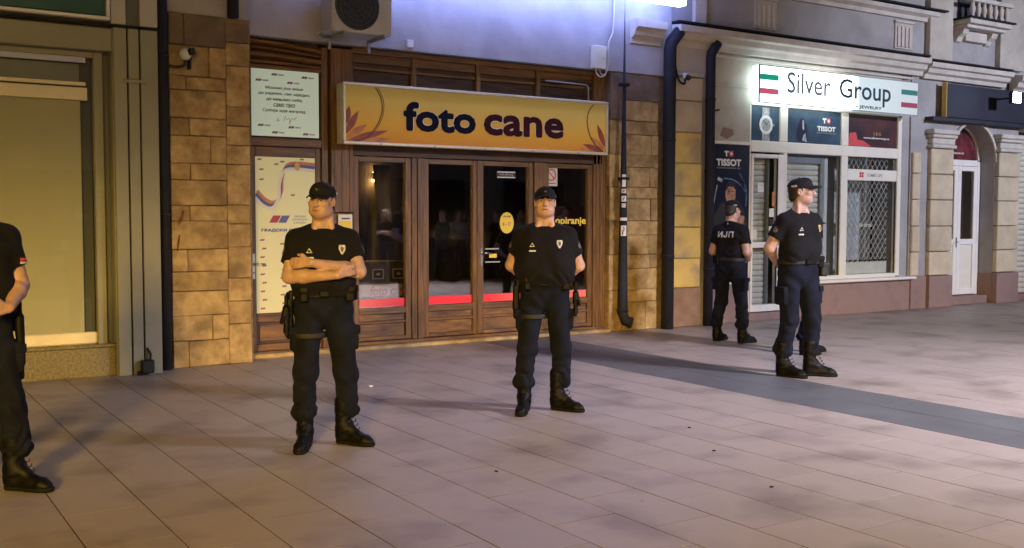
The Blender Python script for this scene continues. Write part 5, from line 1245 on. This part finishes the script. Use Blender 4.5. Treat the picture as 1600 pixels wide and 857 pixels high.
    for (x, y, w) in ((.17, -.075, .030), (.195, .03, .034), (-.13, -.115, .026)):
        if 'plain' in gear and x < 0: continue
        gearp('belt_pouch', 'leather', lambda F: (F.rbox((x, y, pz), (w, .030, .050), .012, .001), F.rbox((x, y - .002, pz + .032), (w + .004, .033, .022), .010, .004)), (x - .06, x + .06, y - .06, y + .06, pz - .09, pz + .09))
    if 'holster' in gear:
        hx = -.225
        gearp('holster', 'leather', lambda F: (F.rbox((hx, .01, .90), (.026, .050, .10), .016, .004), F.rbox((hx, .0, .80), (.022, .034, .07), .014, .02), F.cap((hx - .004, .055, 1.02), (hx - .006, .075, .945), .019, .021, .012, (1, 1.2, 1)), F.rbox((hx + .014, .01, 1.0), (.016, .045, .05), .01, .01)), (-.32, -.14, -.10, .15, .66, 1.12))
        gearp('thigh_strap', 'webbing', lambda F: (F.cap((hx + .12, .01, .76), (hx + .13, .01, .745), .118, .118, .001, (1, 1.02, 1)), F.cut((0, 0, .772), (0, 0, 1)), F.cut((0, 0, .735), (0, 0, -1))), (-.30, .06, -.16, .18, .70, .81))
    if 'gloves' in gear:
        gs = 1 if 'gloves_left' in gear else -1
        def gl(F):
            x, y = gs * .245, -.035 if gs < 0 else .0
            F.rbox((x, y, .90), (.024, .045, .055), .02, .005); F.rbox((x, y, .98), (.012, .016, .045), .01, .01)
            for k in range(5):
                a = -.045 + k * .0225; F.cap((x, y + a * .7, .86), (x + gs * .010 * math.sin(k * 2.1), y + a * 1.25, .765 + .018 * ((k * 7) % 3)), .0155, .0125, .006)
            F.cap((x + gs * .012, y - .02, .91), (x + gs * .03, y - .055, .85), .016, .013, .01)
        gearp('gloves', 'leather', gl, (min(gs * .16, gs * .32), max(gs * .16, gs * .32), -.16, .11, .70, 1.06))
    if 'baton' in gear:
        gearp('baton', 'leather', lambda F: (F.cap((.225, -.02, 1.10), (.235, -.01, .62), .0165, .0150, .001), F.cap((.228, -.015, .95), (.236, -.01, .70), .026, .022, .006), F.rbox((.215, -.015, 1.01), (.022, .03, .025), .008, .004)), (.14, .30, -.08, .07, .58, 1.14))
        gearp('torch', 'leather', lambda F: (F.cap((.20, .06, 1.06), (.215, .07, .88), .018, .015, .001), F.cap((.198, .058, 1.08), (.20, .06, 1.05), .024, .018, .004)), (.14, .28, 0, .13, .84, 1.12))
    if 'bag' in gear:
        gearp('belt_pouch', 'webbing', lambda F: (F.rbox((.235, -.03, .955), (.040, .055, .062), .018, .001), F.rbox((.240, -.03, 1.0), (.043, .058, .020), .012, .003)), (.15, .33, -.13, .07, .85, 1.07))
    if 'radio' in gear:
        gearp('radio', 'leather', lambda F: (F.rbox((.105, .150, 1.02), (.024, .020, .055), .008, .001), F.cap((.12, .150, 1.06), (.122, .150, 1.16), .006, .004, .003)), (.05, .16, .10, .20, .94, 1.18))
    # ---- boots
    for s in (-1, 1):
        f, a = ft[s]; ca, sa = math.cos(a), math.sin(a)
        def T(x, y, z): return f + V3(ca * x - sa * y, sa * x + ca * y, z)
        b0 = T(0, -.06, 0); Rz = np.array([[ca, -sa, 0], [sa, ca, 0], [0, 0, 1]])
        gb = grid(b0[0] - .21, b0[0] + .21, b0[1] - .24, b0[1] + .24, -.01, .34, .0062)
        F = Field(gb); F.cap(T(0, .035, .10), ak[s] * .0 + T(0, .03, .29), .052, .062, .02); F.cap(T(0, .045, .052), T(0, .02, .11), .045, .052, .03)
        F.cap(T(0, .03, .042), T(0, -.14, .037), .040, .042, .03, (1, 1, .95)); F.cap(T(0, -.145, .035), T(0, -.170, .030), .041, .035, .02, (1, 1, .85)); F.cap(T(0, -.01, .11), T(0, -.09, .058), .038, .031, .03)
        F.cut((0, 0, .014), (0, 0, -1)); F.wrinkle(lambda X, Y, Z: .0018 * np.sin(110 * Z + 3 * np.sin(30 * (X + Y))) * (Z > .07) * (Z < .24)); P, Q = F.mesh(); bt = fobj('boot', P, Q, 'leather', root)
        F = Field(gb); F.cap(T(0, .045, .018), T(0, -.175, .018), .043, .040, .001, (1, 1, 1)); F.cap(T(0, -.09, .018), T(0, -.14, .018), .047, .047, .02); F.cut((0, 0, .026), (0, 0, 1)); F.cut((0, 0, .001), (0, 0, -1)); P, Q = F.mesh(); fobj('sole', P, Q, 'sole', bt)
        mb = MB()
        for k in range(6):
            z = .105 + k * .026; y = -.085 + k * .0115 + (.03 if k == 0 else 0) * 0; yy = -.030 - max(0, (.20 - z)) * .55
            mb.tube([tuple(T(-.024, yy + .004, z)), tuple(T(0, yy - .014, z + .006)), tuple(T(.024, yy + .004, z + .012))], .003, 5)
        mb.build('lace', 'sole', bt, kind='stuff')
    return root

person('policeman with folded arms and turned head in front of the cream poster door', (2.70, 6.50, 0), -20, (-25, 1, 3), (((-.135, -.05), -12), ((.155, .02), 52)), 'crossed', belly=.03, H=1.005, gear='holster gloves', bulk=.026, beltz=1.035)
person('policeman facing the camera, chin raised, hands behind his back, before the glazed doors', (4.69, 6.76, 0), -36, (2, -5, 0), (((-.16, -.09), -6), ((.13, .02), 62)), 'behind', belly=.05, H=1.01, skin='skin_pale', gear='holster gloves gloves_left', bulk=.04, elbow_out=-.005, beltz=1.02)
person('policeman seen from behind with white Cyrillic letters on his back by the tall poster', (9.26, 9.29, 0), 103, (-6, 4, 0), (((-.20, .0), -14), ((.17, .0), 2)), 'front', H=1.0, gear='radio plain', shirt_text='ИЈП', chest=False, bulk=.03)
person('tall policeman with a gold chest badge looking right, before the barred shop windows', (7.82, 6.92, 0), -6, (46, -5, 0), (((-.12, .02), 20), ((.13, -.06), 48)), 'behind', belly=.015, H=1.092, gear='gold bag plain', bulk=.02)
person('policeman cut off by the left edge, only sleeve, baton and leg in view', (.585, 6.38, 0), 4, (10, 0, 0), (((-.15, .03), -20), ((.205, -.03), 40)), 'front', H=1.03, gear='baton stripes', bulk=.03, chest=False)
person('policeman almost wholly hidden behind the tallest one, only his boots showing', (9.20, 7.97, 0), 40, (-30, 0, 0), (((-.10, .04), 30), ((.20, -.04), 40)), 'behind', H=.89, gear='plain', bulk=0)

# ================================================================== far side of the street, seen only as reflections in the shop glass
def copy_tree(o, parent=None):
    c = o.copy(); COL.objects.link(c)
    if parent is not None: c.parent = parent; c.matrix_parent_inverse = o.matrix_parent_inverse
    for ch in list(o.children): copy_tree(ch, c)
    return c
SRC = [o for o in COL.objects if o.name.startswith('person') and not o.parent]
def civilian(src, x, y, rz, sm, tm, label):
    c = copy_tree(src); c.location = (x, y, 0); c.rotation_euler = (0, 0, math.radians(rz)); c.scale = (.97,) * 3; c['label'] = label; c['group'] = 'bystanders across the street'
    kill = [] 
    for ch in list(c.children_recursive):
        n = ch.name.split('.')[0]
        if n in ('cap', 'belt', 'chest_badge', 'badge_crest', 'rank_triangle', 'name_tape', 'sleeve_patch', 'back_lettering', 'sleeve_stripe') or ch.parent.name.split('.')[0] in ('cap', 'belt'):
            kill.append(ch); kill += [k for k in ch.children_recursive if k not in kill]; continue
        if n in ('shirt', 'trousers'):
            ch.material_slots[0].link = 'OBJECT'; ch.material_slots[0].material = MATS[sm if n == 'shirt' else tm]
    for k in set(kill): bpy.data.objects.remove(k)
mat('tee_light', (.42, .45, .40), .9, .1, 8); mat('tee_green', (.06, .10, .05), .9, .1, 8); mat('tee_blue', (.05, .08, .18), .9, .1, 8); mat('jeans', (.03, .045, .09), .9, .2, 8)
for k, (src, x, y, rz, sm, tm, lab) in enumerate(((1, 10.1, -.6, 170, 'tee_blue', 'jeans', 'bystander in a dark blue shirt, leftmost across the street'), (0, 10.9, -.2, 185, 'shirt', 'jeans', 'bystander in black with folded arms across the street'),
        (3, 11.6, -.9, 175, 'tee_light', 'trousers', 'bystander in a pale shirt and dark trousers across the street'), (1, 12.4, -.1, 190, 'tee_green', 'jeans', 'bystander in a dark green shirt with hands behind the back'),
        (0, 13.2, -.7, 170, 'tee_light', 'jeans', 'bystander in a pale shirt with folded arms across the street'), (3, 14.1, -.3, 200, 'shirt', 'trousers', 'bystander dressed all in black across the street'), (1, 15.2, -.8, 180, 'tee_light', 'jeans', 'bystander in a pale shirt and jeans, rightmost across the street'))):
    civilian(SRC[src], x, y, rz, sm, tm, lab)
ob = thing('opposite_building', 'plain rendered building with pale pilasters on the near side of the street', 'building', (10, -9, 0))
part('wall', 'render_grey', ob, (-30, 50, -9.6, -9, 0, 9), b=0)
for k in range(12):
    x = -14 + k * 4.1; part('pilaster', 'moulding', ob, (x, x + .7, -9, -8.7, 0, 6), b=0); part('shop_window', 'navy_board', ob, (x + 1.1, x + 3.6, -8.99, -8.95, .5, 2.8), b=0)
